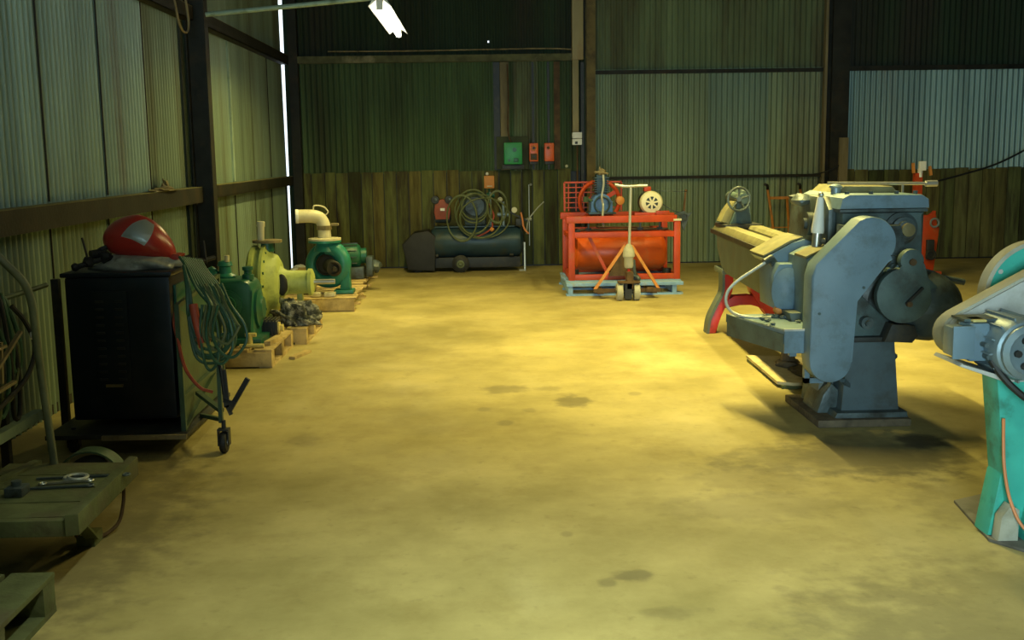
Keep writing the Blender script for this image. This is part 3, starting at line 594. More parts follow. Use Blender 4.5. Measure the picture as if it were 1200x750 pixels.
# wheel guard: thick ring wall with turquoise face
R0, cx, cz = .222, 2.345, .925
bm = new(); prism(bm, arc(cx, cz, R0, -40, 220, 30), 'y', 4.51, 4.56, bev=.006); wg = obj('wheel_guard', bm, teal, t)
bm = new(); o = arc(cx, cz, R0+.012, -20, 205, 32); i_ = arc(cx, cz, R0-.006, 205, -20, 32); prism(bm, o+i_, 'y', 4.50, 4.57, bev=.002); obj('guard_rim', bm, dusty, wg)
bm = new(); lathe(bm, (cx, 4.52, cz), (0, -1, 0), [(.115, 0), (.11, .025), (.07, .03), (.07, .05), (.03, .06)], 28); obj('wheel_flange', bm, steel_rust if False else plate_m, wg)
bm = new(); cyl(bm, (cx, 4.52, cz), (cx, 4.25, cz), .03, n=12); obj('spindle', bm, steel, wg)
for bx_, bz_ in ((2.18, 1.03), (2.15, .93)):
    bm = new(); bolts(bm, (bx_, 4.52, bz_), (0, -1, 0), 0, 1, .011, .012); obj('guard_bolt', bm, greyguard, wg)
# belt guard: long rounded case rising to the right
ang = math.radians(22); p0 = Vector((1.938, .80)); dr = Vector((math.cos(ang), math.sin(ang))); nr = Vector((-dr.y, dr.x))
def bg(r0, r1, L):
    pts = []
    for k in range(13):
        a = ang+PI/2+PI*k/12; pts.append((p0.x+r0*math.cos(a), p0.y+r0*math.sin(a)))
    q = p0+dr*L
    for k in range(13):
        a = ang-PI/2+PI*k/12; pts.append((q.x+r1*math.cos(a), q.y+r1*math.sin(a)))
    return pts
bm = new(); prism(bm, bg(.092, .16, .62), 'y', 4.30, 4.39, bev=.012); gd = obj('belt_guard', bm, dusty, t)
bm = new(); prism(bm, bg(.080, .147, .62), 'y', 4.288, 4.302, bev=.003); obj('guard_face', bm, greyguard, gd)
# motor with terminal box
bm = new(); lathe(bm, (2.045, 4.27, .785), (0, -1, -.0), [(.03, 0), (.10, 0), (.118, .02), (.12, .24), (.11, .27), (.05, .30), (.01, .30)], 28); mt = obj('motor', bm, alu, t)
bm = new()
for k in range(10):
    a = PI*.15+k*PI*.7/9*1.9; c, s = math.cos(a), math.sin(a); bar(bm, (2.045+c*.12, 4.02, .785+s*.12), (2.045+c*.12, 4.25, .785+s*.12), .006, .018, up=(c, 0, s))
obj('cooling_rib', bm, alu, mt)
bm = new(); lathe(bm, (2.045, 3.975, .785), (0, -1, 0), [(.105, 0), (.105, .012), (.085, .026), (.075, .02), (.012, .02)], 20); fc = obj('fan_cover', bm, alu, mt)
bm = new()
for k in range(6):
    a = k*PI/3; cyl(bm, (2.045+.055*math.cos(a), 3.95, .785+.055*math.sin(a)), (2.045+.055*math.cos(a), 3.937, .785+.055*math.sin(a)), .014, n=8)
stuff(obj('vent_hole', bm, blackm, mt))
bm = new(); box(bm, 1.795, 1.868, 4.06, 4.16, .755, .868, bev=.010); tb = obj('terminal_box', bm, alu, mt)
bm = new(); box(bm, 1.79, 1.873, 4.05, 4.062, .748, .876, bev=.004); obj('box_lid', bm, bluegrey, tb)
bm = new(); box(bm, 1.87, 1.95, 4.09, 4.22, .73, .88, bev=.012); obj('gearbox', bm, bluegrey, mt)
bm = new(); box(bm, 1.885, 1.94, 4.10, 4.18, .882, .892, bev=.004); obj('brass_plate', bm, plastic_yel, mt)
bm = new(); box(bm, 1.86, 2.0, 4.12, 4.24, .882, .892); bar(bm, (1.83, 4.1, .882), (1.89, 4.1, .86), .02, .012); obj('mounting_lug', bm, bluegrey_d, mt)
bm = new(); cyl(bm, (1.935, 4.05, .755), (1.935, 4.09, .755), .014, n=8); cyl(bm, (1.92, 4.05, .80), (1.92, 4.09, .80), .01, n=8); obj('gland', bm, castdark, mt)
bm = new(); prism(bm, [(1.82, .72), (2.0, .655), (2.30, .655), (2.30, .67), (2.0, .672), (1.83, .732)], 'y', 4.05, 4.3, bev=.004); obj('motor_shelf', bm, greyguard, t)
bm = new(); tube(bm, [(1.935, 4.04, .745), (1.96, 4.02, .70), (2.0, 4.0, .65), (2.06, 3.99, .60), (2.14, 4.0, .56), (2.3, 4.02, .54)], .014, 8); obj('black_cable', bm, blackm, t)

# ================================================================ welding set on its cart
t = thing('welding_machine', 'dark blue box-shaped welding machine on a wheeled cart at left', 'machine', (-1.93, 6.15, 0))
bm = new(); box(bm, -2.21, -1.655, 5.80, 6.55, .16, .935, bev=.02); cabm = obj('cabinet', bm, navy, t)
bm = new(); box(bm, -2.225, -1.64, 5.785, 6.565, .935, .96, bev=.008); obj('top_cover', bm, navy, cabm)
bm = new()
for xx in (-2.03, -1.93):
    for k in range(11):
        z = .80-k*.042; box(bm, xx-.022, xx+.022, 5.786, 5.80, z, z+.012, bev=.003)
stuff(obj('louvres', bm, blackp, cabm))
bm = new(); box(bm, -2.07, -1.885, 5.792, 5.8, .30, .86, bev=.002); obj('front_panel', bm, navy, cabm)
bm = new(); box(bm, -2.02, -1.93, 5.78, 5.792, .345, .36); obj('maker_plate', bm, brass, cabm)
bm = new(); box(bm, -1.655, -1.64, 5.86, 6.50, .2, .88, bev=.004); obj('side_panel', bm, cyan_pale if False else greenp, cabm)
bm = new(); box(bm, -2.30, -1.56, 5.62, 6.62, .10, .125, bev=.004); dk = obj('cart_deck', bm, blackp, t)
bm = new(); box(bm, -2.0, -1.56, 5.60, 5.62, .098, .122); obj('deck_edge', bm, trim_m, dk)
bm = new()
for y in (5.68, 6.58): bar(bm, (-1.59, y, .12), (-1.59, y, .86 if y > 6 else .80), .025)
bar(bm, (-1.59, 5.68, .79), (-1.59, 6.58, .85), .022); bar(bm, (-1.59, 5.68, .30), (-1.59, 6.58, .32), .022); bar(bm, (-1.59, 5.7, .13), (-1.59, 6.5, .32), .018)
obj('side_frame', bm, green_rail, t)
bm = new(); prism(bm, [(5.70, .14), (6.55, .14), (6.55, .5), (5.70, .78)], 'x', -1.605, -1.598); obj('side_plate', bm, green_rail, t)
bm = new(); bar(bm, (-1.58, 5.95, .27), (-1.40, 5.72, .22), .03, .02); bar(bm, (-1.395, 5.70, .50), (-1.40, 5.70, .16), .028, .02); bar(bm, (-1.58, 6.0, .13), (-1.40, 5.72, .17), .02); obj('outrigger', bm, green_rail, t)
def caster(x, y, r=.055, par=t, yaw=0):
    bm = new(); lathe(bm, (x-.018, y, r), (1, 0, 0), [(r*.5, 0), (r*.9, .002), (r, .01), (r, .028), (r*.9, .036), (r*.5, .038)], 20); wv = obj('caster', bm, blackm, par)
    bm = new(); lathe(bm, (x-.022, y, r), (1, 0, 0), [(.018, 0), (.018, .046)], 10); obj('hub', bm, steel, wv)
    bm = new(); box(bm, x-.03, x-.024, y-.02, y+.03, r*.7, r*2.1); box(bm, x+.024, x+.03, y-.02, y+.03, r*.7, r*2.1); box(bm, x-.03, x+.03, y-.02, y+.03, r*2.1, r*2.25); cyl(bm, (x, y+.01, r*2.2), (x, y+.01, r*3), .012, n=8); obj('fork', bm, blackp, wv)
caster(-1.385, 5.68, .058); caster(-2.2, 5.75, .045); caster(-1.7, 6.5, .045); caster(-2.2, 6.5, .045)

# helmet on a plastic bag on the welder
t = thing('welding_helmet', 'glossy red welding helmet with silver visor lying on the blue welding machine', 'helmet', (-1.87, 6.1, 1.0))
bm = new(); g = bmesh.ops.create_uvsphere(bm, u_segments=40, v_segments=24, radius=1)
def helm(co):
    x, y, z = co
    X = x*.195; Y = y*.135; Z = z*.125
    Z += -.045*x if x > 0 else -.01*x*x
    Z -= .055*max(0, x)**2.2; Z = max(Z, -.10-.02*x)
    if x > .6: Y *= 1-.3*(x-.6)
    return Vector((-1.87+X-.005, 6.05+Y, 1.125+Z))
for v in g['verts']: v.co = helm(v.co)
obj('shell', bm, red_helm, t)
bm = new(); nu, nv = 14, 16; gr = []
for i in range(nu+1):
    row = []
    for j in range(nv+1):
        lat = math.radians(0+70*j/nv); lon = math.radians(-108+38*i/nu)
        # visor patch wraps from front-low over the crown, tilted
        d = Vector((math.cos(lat)*math.cos(lon), math.cos(lat)*math.sin(lon), math.sin(lat)))
        d = Matrix.Rotation(math.radians(24), 3, 'Y') @ d; d.normalize()
        p = helm(d); c = Vector((-1.875, 6.05, 1.11)); row.append(bm.verts.new(c+(p-c)*1.035))
    gr.append(row)
for i in range(nu):
    for j in range(nv): bm.faces.new((gr[i][j], gr[i+1][j], gr[i+1][j+1], gr[i][j+1]))
bmesh.ops.solidify(bm, geom=bm.faces[:], thickness=.008)
vs = obj('visor', bm, visor_m, t)
bm = new(); tube(bm, [(-2.06, 5.95, 1.02), (-2.07, 5.97, 1.06), (-2.03, 5.98, 1.08)], .014, 8); cyl(bm, (-2.10, 5.92, 1.045), (-2.06, 5.96, 1.05), .024, n=10); blob(bm, (-2.03, 5.95, 1.03), .035, .3, 2, 3); obj('headband', bm, blackm, t)
bm = new(); prism(bm, [(-1.72, 1.0), (-1.655, 1.005), (-1.64, 1.03), (-1.68, 1.035)], 'y', 5.98, 6.1, bev=.004); obj('chin_edge', bm, red_helm, t)
bm = new(); blob(bm, (-1.88, 6.05, .98), .25, .12, 4, 11, (1, .62, .26))
for v in bm.verts: v.co.z = max(v.co.z, .952)
tag(obj('plastic_bag', bm, sheetplastic, loc=(-1.88, 6.05, .952), ang=180), 'crumpled grey plastic bag beneath the red helmet', 'bag')
bm = new(); cyl(bm, (-2.10, 5.88, 1.015), (-2.125, 5.88, 1.14), .006, n=6); cyl(bm, (-2.16, 5.86, .985), (-2.04, 5.90, 1.02), .014, n=8); blob(bm, (-2.165, 5.86, .985), .022, .1, 2, 1); blob(bm, (-2.10, 5.88, 1.01), .03, .2, 2, 2)
tag(obj('electrode_clamp', bm, blackm, loc=(-2.1, 5.88, .952)), 'black clamp with upright rod at the left end of the welder top', 'clamp')
bm = new(); cyl(bm, (-1.555, 6.2, .96), (-1.565, 6.2, 1.09), .006, n=6); cyl(bm, (-1.62, 6.15, .965), (-1.52, 6.25, .99), .014, n=8); blob(bm, (-1.64, 6.1, .99), .03, .3, 2, 2)
tag(obj('welding_torch', bm, blackm, loc=(-1.58, 6.2, .952)), 'black torch handle at the right end of the welder top behind green hoses', 'torch')
# green cables hanging over the end
t = thing('green_cable_coil', 'bundle of green welding cable looped over the right end of the blue welder', 'cable', (-1.5, 5.75, .5))
rs = random.Random(3)
for k in range(11):
    x0 = -1.61+.008*k; y0 = 5.86+k*.012; lo = rs.uniform(.50, .62) if k < 6 else rs.uniform(.68, .78); sp = rs.uniform(.03, .09)
    P = [(x0, y0, 1.03-k*.003), (x0+.05, y0-.06, .98-.004*k), (-1.49+.012*k, 5.72+k*.01, .87-.004*k), (-1.40+sp*.3, 5.70+k*.01, .74), (-1.38+sp, 5.70, .64), (-1.39+sp*.6, 5.70, lo+.02), (-1.44, 5.69, lo-.02), (-1.49-sp*.3, 5.69, lo+.03), (-1.50-sp*.5, 5.70, .74), (-1.52-sp*.3, 5.72, .88), (-1.575, 5.80, .99)]
    bm = new(); tube(bm, P, .0085, 8, 5); obj('cable_loop', bm, green_hose, t)
for k in range(5):   # long narrow loops hanging lowest at the right
    cx_ = -1.42+k*.028; w_ = .045+.01*k; lo = .46+.035*((k*3) % 5)
    P = [(cx_-w_*.6, 5.64-.008*k, .80), (cx_-w_, 5.63-.008*k, .66), (cx_-w_*.6, 5.63-.008*k, lo+.03), (cx_+w_*.2, 5.63-.008*k, lo), (cx_+w_, 5.63-.008*k, lo+.08), (cx_+w_*.9, 5.64-.008*k, .70), (cx_+w_*.1, 5.66-.008*k, .80), (cx_-.05, 5.70, .90)]
    bm = new(); tube(bm, P, .008, 8, 5); obj('cable_loop', bm, olive_hose if k % 2 else green_hose, t)
bm = new(); tube(bm, [(-1.60, 5.74, .80), (-1.615, 5.70, .70), (-1.59, 5.67, .60), (-1.575, 5.66, .52), (-1.55, 5.66, .44), (-1.49, 5.66, .36), (-1.43, 5.68, .33)], .009, 8); tag(obj('red_hose', bm, red_hose, loc=(-1.55, 5.68, .5)), 'thin red hose curving down the right side of the welder', 'hose')
bm = new(); tube(bm, [(-1.50, 5.66, .80), (-1.485, 5.64, .72), (-1.475, 5.64, .66), (-1.46, 5.64, .60)], lambda s: .024-.006*s, 10); cyl(bm, (-1.475, 5.64, .62), (-1.465, 5.64, .575), .013, n=8)
tag(obj('torch_grip', bm, red_hose, loc=(-1.48, 5.64, .7)), 'orange red torch grip hanging among the green cables', 'torch')
bm = new(); cyl(bm, (-1.44, 5.65, .66), (-1.43, 5.65, .61), .018, n=10); cyl(bm, (-1.50, 5.66, .615), (-1.42, 5.65, .605), .009, n=8); tag(obj('brass_valve', bm, brass, loc=(-1.44, 5.65, .63)), 'small brass valve among the hanging green cables', 'valve')
t = thing('earth_clamp', 'black earth clamp hanging open from the cart cable above the caster', 'clamp', (-1.31, 5.6, .3))
bm = new(); tube(bm, [(-1.39, 5.66, .50), (-1.365, 5.62, .46), (-1.358, 5.62, .38), (-1.355, 5.62, .33)], .012, 8); obj('cable_end', bm, blackm, t)
bm = new(); bar(bm, (-1.355, 5.62, .46), (-1.345, 5.62, .26), .014, .03); bar(bm, (-1.345, 5.62, .27), (-1.325, 5.62, .22), .014, .02); obj('jaw', bm, blackp, t)
bm = new(); bar(bm, (-1.335, 5.62, .24), (-1.225, 5.60, .415), .014, .026); bar(bm, (-1.36, 5.62, .30), (-1.30, 5.61, .28), .014, .02); obj('jaw', bm, blackp, t)

# ================================================================ flat trolley, wall rack and pallet in the left foreground
t = thing('platform_trolley', 'wooden flat trolley with a bent tube handle in the left foreground', 'trolley', (-1.7, 4.2, 0))
for k in range(4):
    a = [(-2.05, 4.62-.19*k), (-1.53, 4.60-.18*k), (-1.515, 4.43-.18*k), (-2.05, 4.44-.19*k)]
    bm = new(); prism(bm, a, 'z', .245, .262, bev=.003); obj('deck_board', bm, pallet_d, t)
bm = new(); prism(bm, [(-1.535, 4.62), (-1.495, 4.60), (-1.475, 3.84), (-1.52, 3.83)], 'z', .205, .285, bev=.004); obj('side_rail', bm, pallet_d, t)
bm = new(); box(bm, -2.06, -1.50, 3.84, 3.88, .20, .262, bev=.004); obj('end_rail', bm, pallet_d, t)
bm = new(); bar(bm, (-2.06, 3.85, .24), (-1.93, 4.62, .25), .04, .05); obj('side_rail', bm, pallet_d, t)
bm = new(); bar(bm, (-2.0, 4.0, .18), (-1.55, 4.5, .18), .04); bar(bm, (-1.98, 4.5, .18), (-1.56, 4.0, .18), .04, .03); obj('chassis', bm, blackp, t)
bm = new(); tube(bm, [(-2.16, 4.55, 1.25), (-2.05, 4.56, 1.21), (-1.965, 4.57, 1.12), (-1.905, 4.58, 1.04), (-1.88, 4.58, .94), (-1.875, 4.58, .80), (-1.865, 4.59, .55), (-1.85, 4.6, .25)], .017, 12, 8); obj('handle', bm, tarnish, t)
for x, y in ((-1.76, 4.78), (-1.88, 3.70)):
    bm = new(); lathe(bm, (x, y-.02, .125), (0, 1, 0), [(.05, 0), (.10, .0), (.12, .008), (.12, .035), (.10, .045), (.05, .045)], 24); wv = obj('wheel', bm, blackm, t)
    bm = new(); o = arc(x, .125, .15, 20, 165, 16); i_ = arc(x, .125, .142, 165, 20, 16); prism(bm, o+i_, 'y', y-.04, y+.05); obj('mudguard', bm, green_rail, wv)
    bm = new(); cyl(bm, (x, y-.03, .125), (x, y+.03, .125), .03, n=10); obj('hub', bm, steel_rust, wv)
bm = new(); tube(bm, [(-1.52, 4.48, .21), (-1.525, 4.47, .12), (-1.545, 4.44, .04), (-1.60, 4.36, .012), (-1.66, 4.28, .05)], .008, 6); obj('stand', bm, steel_rust, t)
bm = new(); bar(bm, (-1.57, 4.05, .2), (-1.60, 4.3, .03), .05, .012); box(bm, -1.66, -1.585, 4.28, 4.38, 0, .05, bev=.005); obj('chock', bm, pallet_d, t)
tl_ = [('spanner', 'long grey spanner lying on the flat trolley'), ('short_spanner', 'short bright spanner lying on the flat trolley'), ('pry_bar', 'thin dark pry bar on the flat trolley, nearest the handle')]
for i, (nm, lb) in enumerate(tl_):
    bm = new(); x, y = -1.72+.03*i, 4.22+.07*i; L = (.26, .15, .34)[i]; z = .268
    bar(bm, (x-L/2, y, z), (x+L/2, y+.03, z), .014, .007)
    torus(bm, (x+L/2+.012, y+.032, z), (0, 0, 1), .014, .005, 12, 6)
    if i < 2: torus(bm, (x-L/2-.012, y-.002, z), (0, 0, 1), .013, .005, 12, 6)
    tag(obj(nm, bm, steel if i == 1 else castdark, loc=(x, y, .263)), lb, 'tool')
bm = new(); box(bm, -1.86, -1.79, 4.12, 4.2, .263, .30, bev=.006); cyl(bm, (-1.825, 4.16, .30), (-1.825, 4.16, .32), .02, n=10); tag(obj('metal_block', bm, castdark, loc=(-1.83, 4.16, .263)), 'small dark metal block on the flat trolley', 'block')
bm = new(); torus(bm, (-1.67, 4.36, .270), (0, 0, 1), .045, .007, 18, 6); torus(bm, (-1.66, 4.345, .276), (.1, 0, 1), .035, .007, 18, 6); tag(obj('wire_ring', bm, zinc, loc=(-1.67, 4.36, .263)), 'small ring of grey wire on the flat trolley', 'wire')

def pallet(name, label, x0, x1, y0, y1, m, nb=7, along='y', hz=.14, gap=.35, group=None, loc=None, blk=.10):
    """top boards run along `along`; three bearers across with blocks, bottom boards"""
    t = thing(name, label, 'pallet', ((x0+x1)/2, (y0+y1)/2, 0), group)
    th = .02
    if along == 'y':
        wd = (x1-x0)/nb
        for k in range(nb):
            a = x0+k*wd; bm = new(); j = random.uniform(-.012, .012); box(bm, a+wd*gap*.5*(k > 0), a+wd*(1-gap*.5*(k < nb-1)), y0+j*(0 < k < nb-1), y1+j, hz-th, hz-random.uniform(0, .002), bev=.002); obj('deck_board', bm, m, t)
        for y in (y0, (y0+y1)/2-blk/2, y1-blk):
            bm = new(); box(bm, x0, x1, y, y+blk, hz-th*1.9, hz-th); obj('bearer', bm, m, t)
            for x in (x0, (x0+x1)/2-.07, x1-.14):
                bm = new(); box(bm, x, x+.14, y+.002, y+blk-.002, .02, hz-th*1.9, bev=.002); obj('block', bm, m, t)
        for x in (x0, (x0+x1)/2-.05, x1-.1):
            bm = new(); box(bm, x, x+.1, y0, y1, 0, .02); obj('bottom_board', bm, m, t)
    else:
        wd = (y1-y0)/nb
        for k in range(nb):
            a = y0+k*wd; bm = new(); j = random.uniform(-.02, .02); box(bm, x0+j, x1+j, a+wd*gap*.5*(k > 0), a+wd*(1-gap*.5*(k < nb-1)), hz-th, hz-random.uniform(0, .002), bev=.002); obj('deck_board', bm, m, t)
        for x in (x0+.02, (x0+x1)/2-blk/2, x1-blk-.02):
            bm = new(); box(bm, x, x+.05, y0, y1, .02, hz-th, bev=.002); obj('bearer', bm, m, t)
        for y in (y0, (y0+y1)/2-.05, y1-.1):
            bm = new(); box(bm, x0, x1, y, y+.1, 0, .02); obj('bottom_board', bm, m, t)
    return t
pallet('wooden_pallet', 'dirty greenish wooden pallet cut off by the bottom left corner', -2.45, -1.50, 2.75, 3.65, pallet_d, 6, 'y', gap=.12)
bm = new(); lathe(bm, (-1.80, 3.5, .14), (0, 0, 1), [(.09, 0), (.10, .01), (.10, .03), (.06, .035), (.06, .05), (.02, .05)], 22); tag(obj('flange', bm, castdark, loc=(-1.8, 3.5, .14)), 'dark round flange lying on the pallet in the bottom left corner', 'part')

# rack of hoses by the left wall
t = thing('hose_rack', 'green tube rack against the left wall hung with tangled hoses', 'rack', (-2.35, 5.3, 0))
bm = new(); cyl(bm, (-2.34, 4.3, .93), (-2.34, 5.35, .885), .02, n=10); obj('top_rail', bm, green_rail, t)
bm = new(); cyl(bm, (-2.34, 5.35, .885), (-2.42, 6.1, .865), .014, n=8); obj('top_rail', bm, green_rail, t)
for y in (5.30, 4.35, 6.08):
    bm = new(); bar(bm, (-2.36, y, 0), (-2.36, y, .90), .04); obj('upright', bm, blackp, t)
bm = new(); bar(bm, (-2.32, 4.3, .245), (-2.32, 5.62, .245), .05, .05); obj('bottom_rail', bm, cyan_pale, t)
bm = new(); box(bm, -2.37, -2.31, 5.12, 5.2, .93, .985, bev=.006); obj('bracket', bm, blackm, t)
rs = random.Random(5)
hs_l = ['olive hose hanging in a loop from the rack', 'dark hose hanging in a loop from the rack']
for k in range(12):
    y = 4.55+k*.065+rs.uniform(-.02, .02); L = rs.uniform(.35, .62); wdt = rs.uniform(.05, .13)
    P = [(-2.30, y, .92), (-2.27, y-wdt*.6, .86), (-2.25, y-wdt+rs.uniform(-.04, .04), .9-L*.55), (-2.26, y-wdt*.4, .92-L), (-2.25, y+wdt*.5, .93-L), (-2.25, y+wdt+rs.uniform(-.04, .04), .9-L*.5), (-2.29, y+wdt*.4, .88), (-2.31, y+.01, .915)]
    bm = new(); tube(bm, P, rs.uniform(.008, .014), 8, 5)
    h = tag(obj('hanging_hose', bm, [olive_hose, blackm, green_hose][k % 3], loc=(-2.28, y, .6)), ['olive', 'black', 'dark green'][k % 3]+' hose hanging in a loop among the tangle on the green wall rack', 'hose', ['olive', 'black', 'dark green'][k % 3]+' hoses on the green wall rack')
bm = new(); tube(bm, [(-2.20, 5.12, .88), (-2.16, 5.16, .80), (-2.13, 5.18, .68), (-2.15, 5.12, .55), (-2.20, 5.0, .46), (-2.2, 4.8, .42)], .012, 8); tag(obj('black_cable', bm, blackm, loc=(-2.16, 5.12, .65)), 'glossy black cable arching down at the near end of the wall rack', 'cable')
bm = new(); cyl(bm, (-2.125, 5.15, .745), (-2.115, 5.13, .725), .013, n=10); tag(obj('bright_connector', bm, white, loc=(-2.12, 5.14, .73)), 'tiny bright white connector on the cable of the wall rack', 'connector')
bm = new(); bar(bm, (-2.19, 4.70, .70), (-2.17, 4.95, .72), .02, .012); bar(bm, (-2.2, 4.70, .52), (-2.16, 5.1, .76), .02, .014); bar(bm, (-2.2, 4.6, .50), (-2.17, 5.02, .54), .02, .014); bar(bm, (-2.19, 4.93, .55), (-2.18, 4.93, .74), .016, .014)
tag(obj('rusty_bracket', bm, trim_m, loc=(-2.18, 4.85, .5)), 'branching rusty metal stays in front of the hose tangle', 'bracket')
bm = new(); blob(bm, (-2.24, 4.66, .60), .06, .3, 3, 8, (.5, 1.3, .7)); tag(obj('teal_rag', bm, cloth_teal, loc=(-2.24, 4.66, .6)), 'faded teal rag caught in the hose tangle', 'rag')
# chain: linked rings
t = thing('chain', 'oily chain hanging in two runs below the hoses at the left edge', 'chain', (-2.16, 4.7, .6))
for r_, (yy, n_) in enumerate(((4.66, 16), (4.74, 12))):
    for k in range(n_):
        bm = new(); z = .56-k*.024; torus(bm, (-2.17+.004*math.sin(k), yy+.006*math.sin(k*1.7), z), (1, 0, 0) if k % 2 else (0, 1, 0), .011, .0035, 10, 5, 1, 1.35); obj('chain_link', bm, chain_m, t)
# rope loop on the upper girt
t = thing('rope_loop', 'old rope looped over the upper girt at top left', 'rope', (-2.5, 9.6, 2.8))
bm = new(); tube(bm, [(-2.47, 8.9, 2.98), (-2.46, 9.0, 2.86), (-2.46, 9.25, 2.84), (-2.46, 9.35, 2.93), (-2.47, 9.3, 3.05)], .010, 8); obj('rope_strand', bm, trim_m, t)
bm = new(); tube(bm, [(-2.47, 9.25, 2.92), (-2.46, 9.28, 2.78), (-2.46, 9.35, 2.66), (-2.46, 9.48, 2.60), (-2.46, 9.62, 2.62), (-2.46, 9.66, 2.72), (-2.47, 9.64, 2.90)], .010, 8); obj('rope_strand', bm, trim_m, t)
bm = new(); blob(bm, (-2.57, 9.0, 1.30), .10, .45, 3, 12, (.6, 2.6, .25)); blob(bm, (-2.57, 9.05, 1.33), .05, .5, 3, 13, (.5, 1.2, .9))
for v in bm.verts: v.co.z = max(v.co.z, 1.292); v.co.x = max(v.co.x, -2.635)
tag(obj('nest_debris', bm, trim_m, loc=(-2.57, 9.0, 1.29)), 'straw coloured debris piled on the lower girt before the column', 'debris')

# ================================================================ pallets and pumps along the left wall
def end_plank(pl, x0, x1, y):
    bm = new(); box(bm, x0, x1, y-.018, y, .012, .118, bev=.003); obj('end_plank', bm, pallet_m, pl)
end_plank(pallet('wooden_pallet', 'nearest pale pallet by the left wall, carrying the green gearbox', -2.35, -1.57, 8.03, 8.95, pallet_m, 5, 'y', gap=.3), -2.35, -1.57, 8.03)
pallet('wooden_pallet', 'pale pallet beneath the yellow-green pump and the netting', -2.45, -1.47, 9.02, 9.95, pallet_m, 6, 'y', gap=.3)
end_plank(pallet('wooden_pallet', 'pale pallet beneath the sea green pump with the elbow pipe', -2.35, -1.29, 10.94, 12.05, pallet_m, 7, 'x', gap=.35), -2.35, -1.29, 10.94)
pallet('wooden_pallet', 'farthest pale pallet by the left wall, under the small dark motor', -2.35, -1.34, 12.2, 14.1, pallet_m, 9, 'x', gap=.45)
bm = new(); bar(bm, (-1.635, 8.2, .155), (-1.60, 8.5, .155), .05, .03); tag(obj('wood_batten', bm, pallet_m, loc=(-1.62, 8.35, .14)), 'short pale batten lying on the right edge of the nearest pallet', 'batten')
bm = new(); bar(bm, (-1.48, 8.35, .012), (-1.40, 8.65, .012), .05, .02); tag(obj('wood_offcut', bm, pallet_m, loc=(-1.44, 8.5, 0)), 'small wood offcut on the floor beside the nearest pallet', 'offcut')
# green gearbox
t = thing('green_gearbox', 'dark green rounded gearbox on the nearest pallet behind the welder', 'machine', (-1.9, 8.45, .14))
bm = new(); prism(bm, [(-2.12, .17), (-1.74, .17)]+arc(-1.82, .55, .08, 0, 90, 6)+arc(-2.03, .55, .09, 90, 180, 6), 'y', 8.25, 8.62, bev=.03); gb = obj('casing', bm, greenp, t)
bm = new(); prism(bm, [(-2.15, .14), (-1.68, .14), (-1.68, .19), (-2.15, .19)], 'y', 8.2, 8.68, bev=.006); obj('foot', bm, greenp, gb)
bm = new(); lathe(bm, (-1.74, 8.43, .40), (1, 0, 0), [(.15, 0), (.15, .02), (.10, .03), (.08, .05), (.02, .05)], 24); obj('end_cover', bm, greenp, gb)
bm = new(); lathe(bm, (-1.93, 8.25, .45), (0, -1, 0), [(.11, 0), (.11, .015), (.07, .02), (.07, .05), (.02, .05)], 24); obj('inspection_cover', bm, greenp, gb)
bm = new(); lathe(bm, (-1.80, 8.42, .62), (0, 0, 1), [(.045, 0), (.045, .04), (.03, .045), (.03, .07), (.042, .075), (.042, .10), (.01, .105)], 16); obj('breather', bm, greenp, gb)
bm = new(); lathe(bm, (-1.98, 8.45, .62), (0, 0, 1), [(.08, 0), (.08, .03), (.05, .05), (.045, .10), (.06, .11), (.05, .14), (.01, .15)], 16); blob(bm, (-2.08, 8.45, .66), .06, .15, 2, 3); obj('filler_neck', bm, teal_pump, gb)
bm = new(); cyl(bm, (-1.955, 8.42, .76), (-1.955, 8.42, .81), .02, n=10); obj('filler_cap', bm, cream, gb)
# yellow-green pump
t = thing('centrifugal_pump', 'yellow-green centrifugal pump with round casing and long tapered bearing housing', 'pump', (-1.7, 8.95, .14))
yc, zc = 9.42, .48
prof = [(.05, 0), (.27, 0), (.30, .02), (.30, .05), (.275, .06), (.275, .10), (.305, .11), (.305, .135), (.27, .145), (.24, .17), (.22, .22), (.17, .25)]
bm = new(); lathe(bm, (-1.98, yc, zc), (1, 0, 0), prof, 40, sx=1.04, sy=1.08); vc = obj('volute_casing', bm, lime, t)
bm = new(); bolts(bm, (-1.98+.135, yc, zc), (1, 0, 0), .285, 16, .012, .018); obj('casing_bolt', bm, greenp, vc)
bm = new(); lathe(bm, (-1.78, yc, zc), (1, 0, 0), [(.20, 0), (.17, .03), (.13, .06), (.105, .10), (.10, .28), (.115, .285), (.115, .315), (.08, .33), (.03, .33)], 28); bh = obj('bearing_housing', bm, lime, t)
for s_ in (-1,):
    bm = new(); blob(bm, (-1.712, yc-.105, zc-.01), .075, .02, 3, 1, (.72, .35, 1.25)); obj('window', bm, blackm, bh)
bm = new(); torus(bm, (-1.71, yc-.10, zc-.01), (.25, -1, 0), .07, .012, 24, 8, .75, 1.2); obj('window_rim', bm, lime, bh)
bm = new(); cyl(bm, (-1.46, yc, zc), (-1.27, yc, zc), .022, n=12); obj('shaft', bm, steel, bh)
bm = new(); prism(bm, [(-1.62, .145), (-1.54, .145), (-1.56, .40), (-1.60, .40)], 'y', yc, yc+.08, bev=.01); obj('support_leg', bm, lime, t)
bm = new(); lathe(bm, (-1.84, yc+.02, .75), (0, 0, 1), [(.06, 0), (.055, .06), (.055, .09)], 20); nk = obj('discharge_neck', bm, greenp, t)
bm = new(); lathe(bm, (-1.84, yc+.02, .825), (0, 0, 1), [(.125, 0), (.125, .022), (.05, .022)], 28); obj('discharge_flange', bm, trim_m, nk)
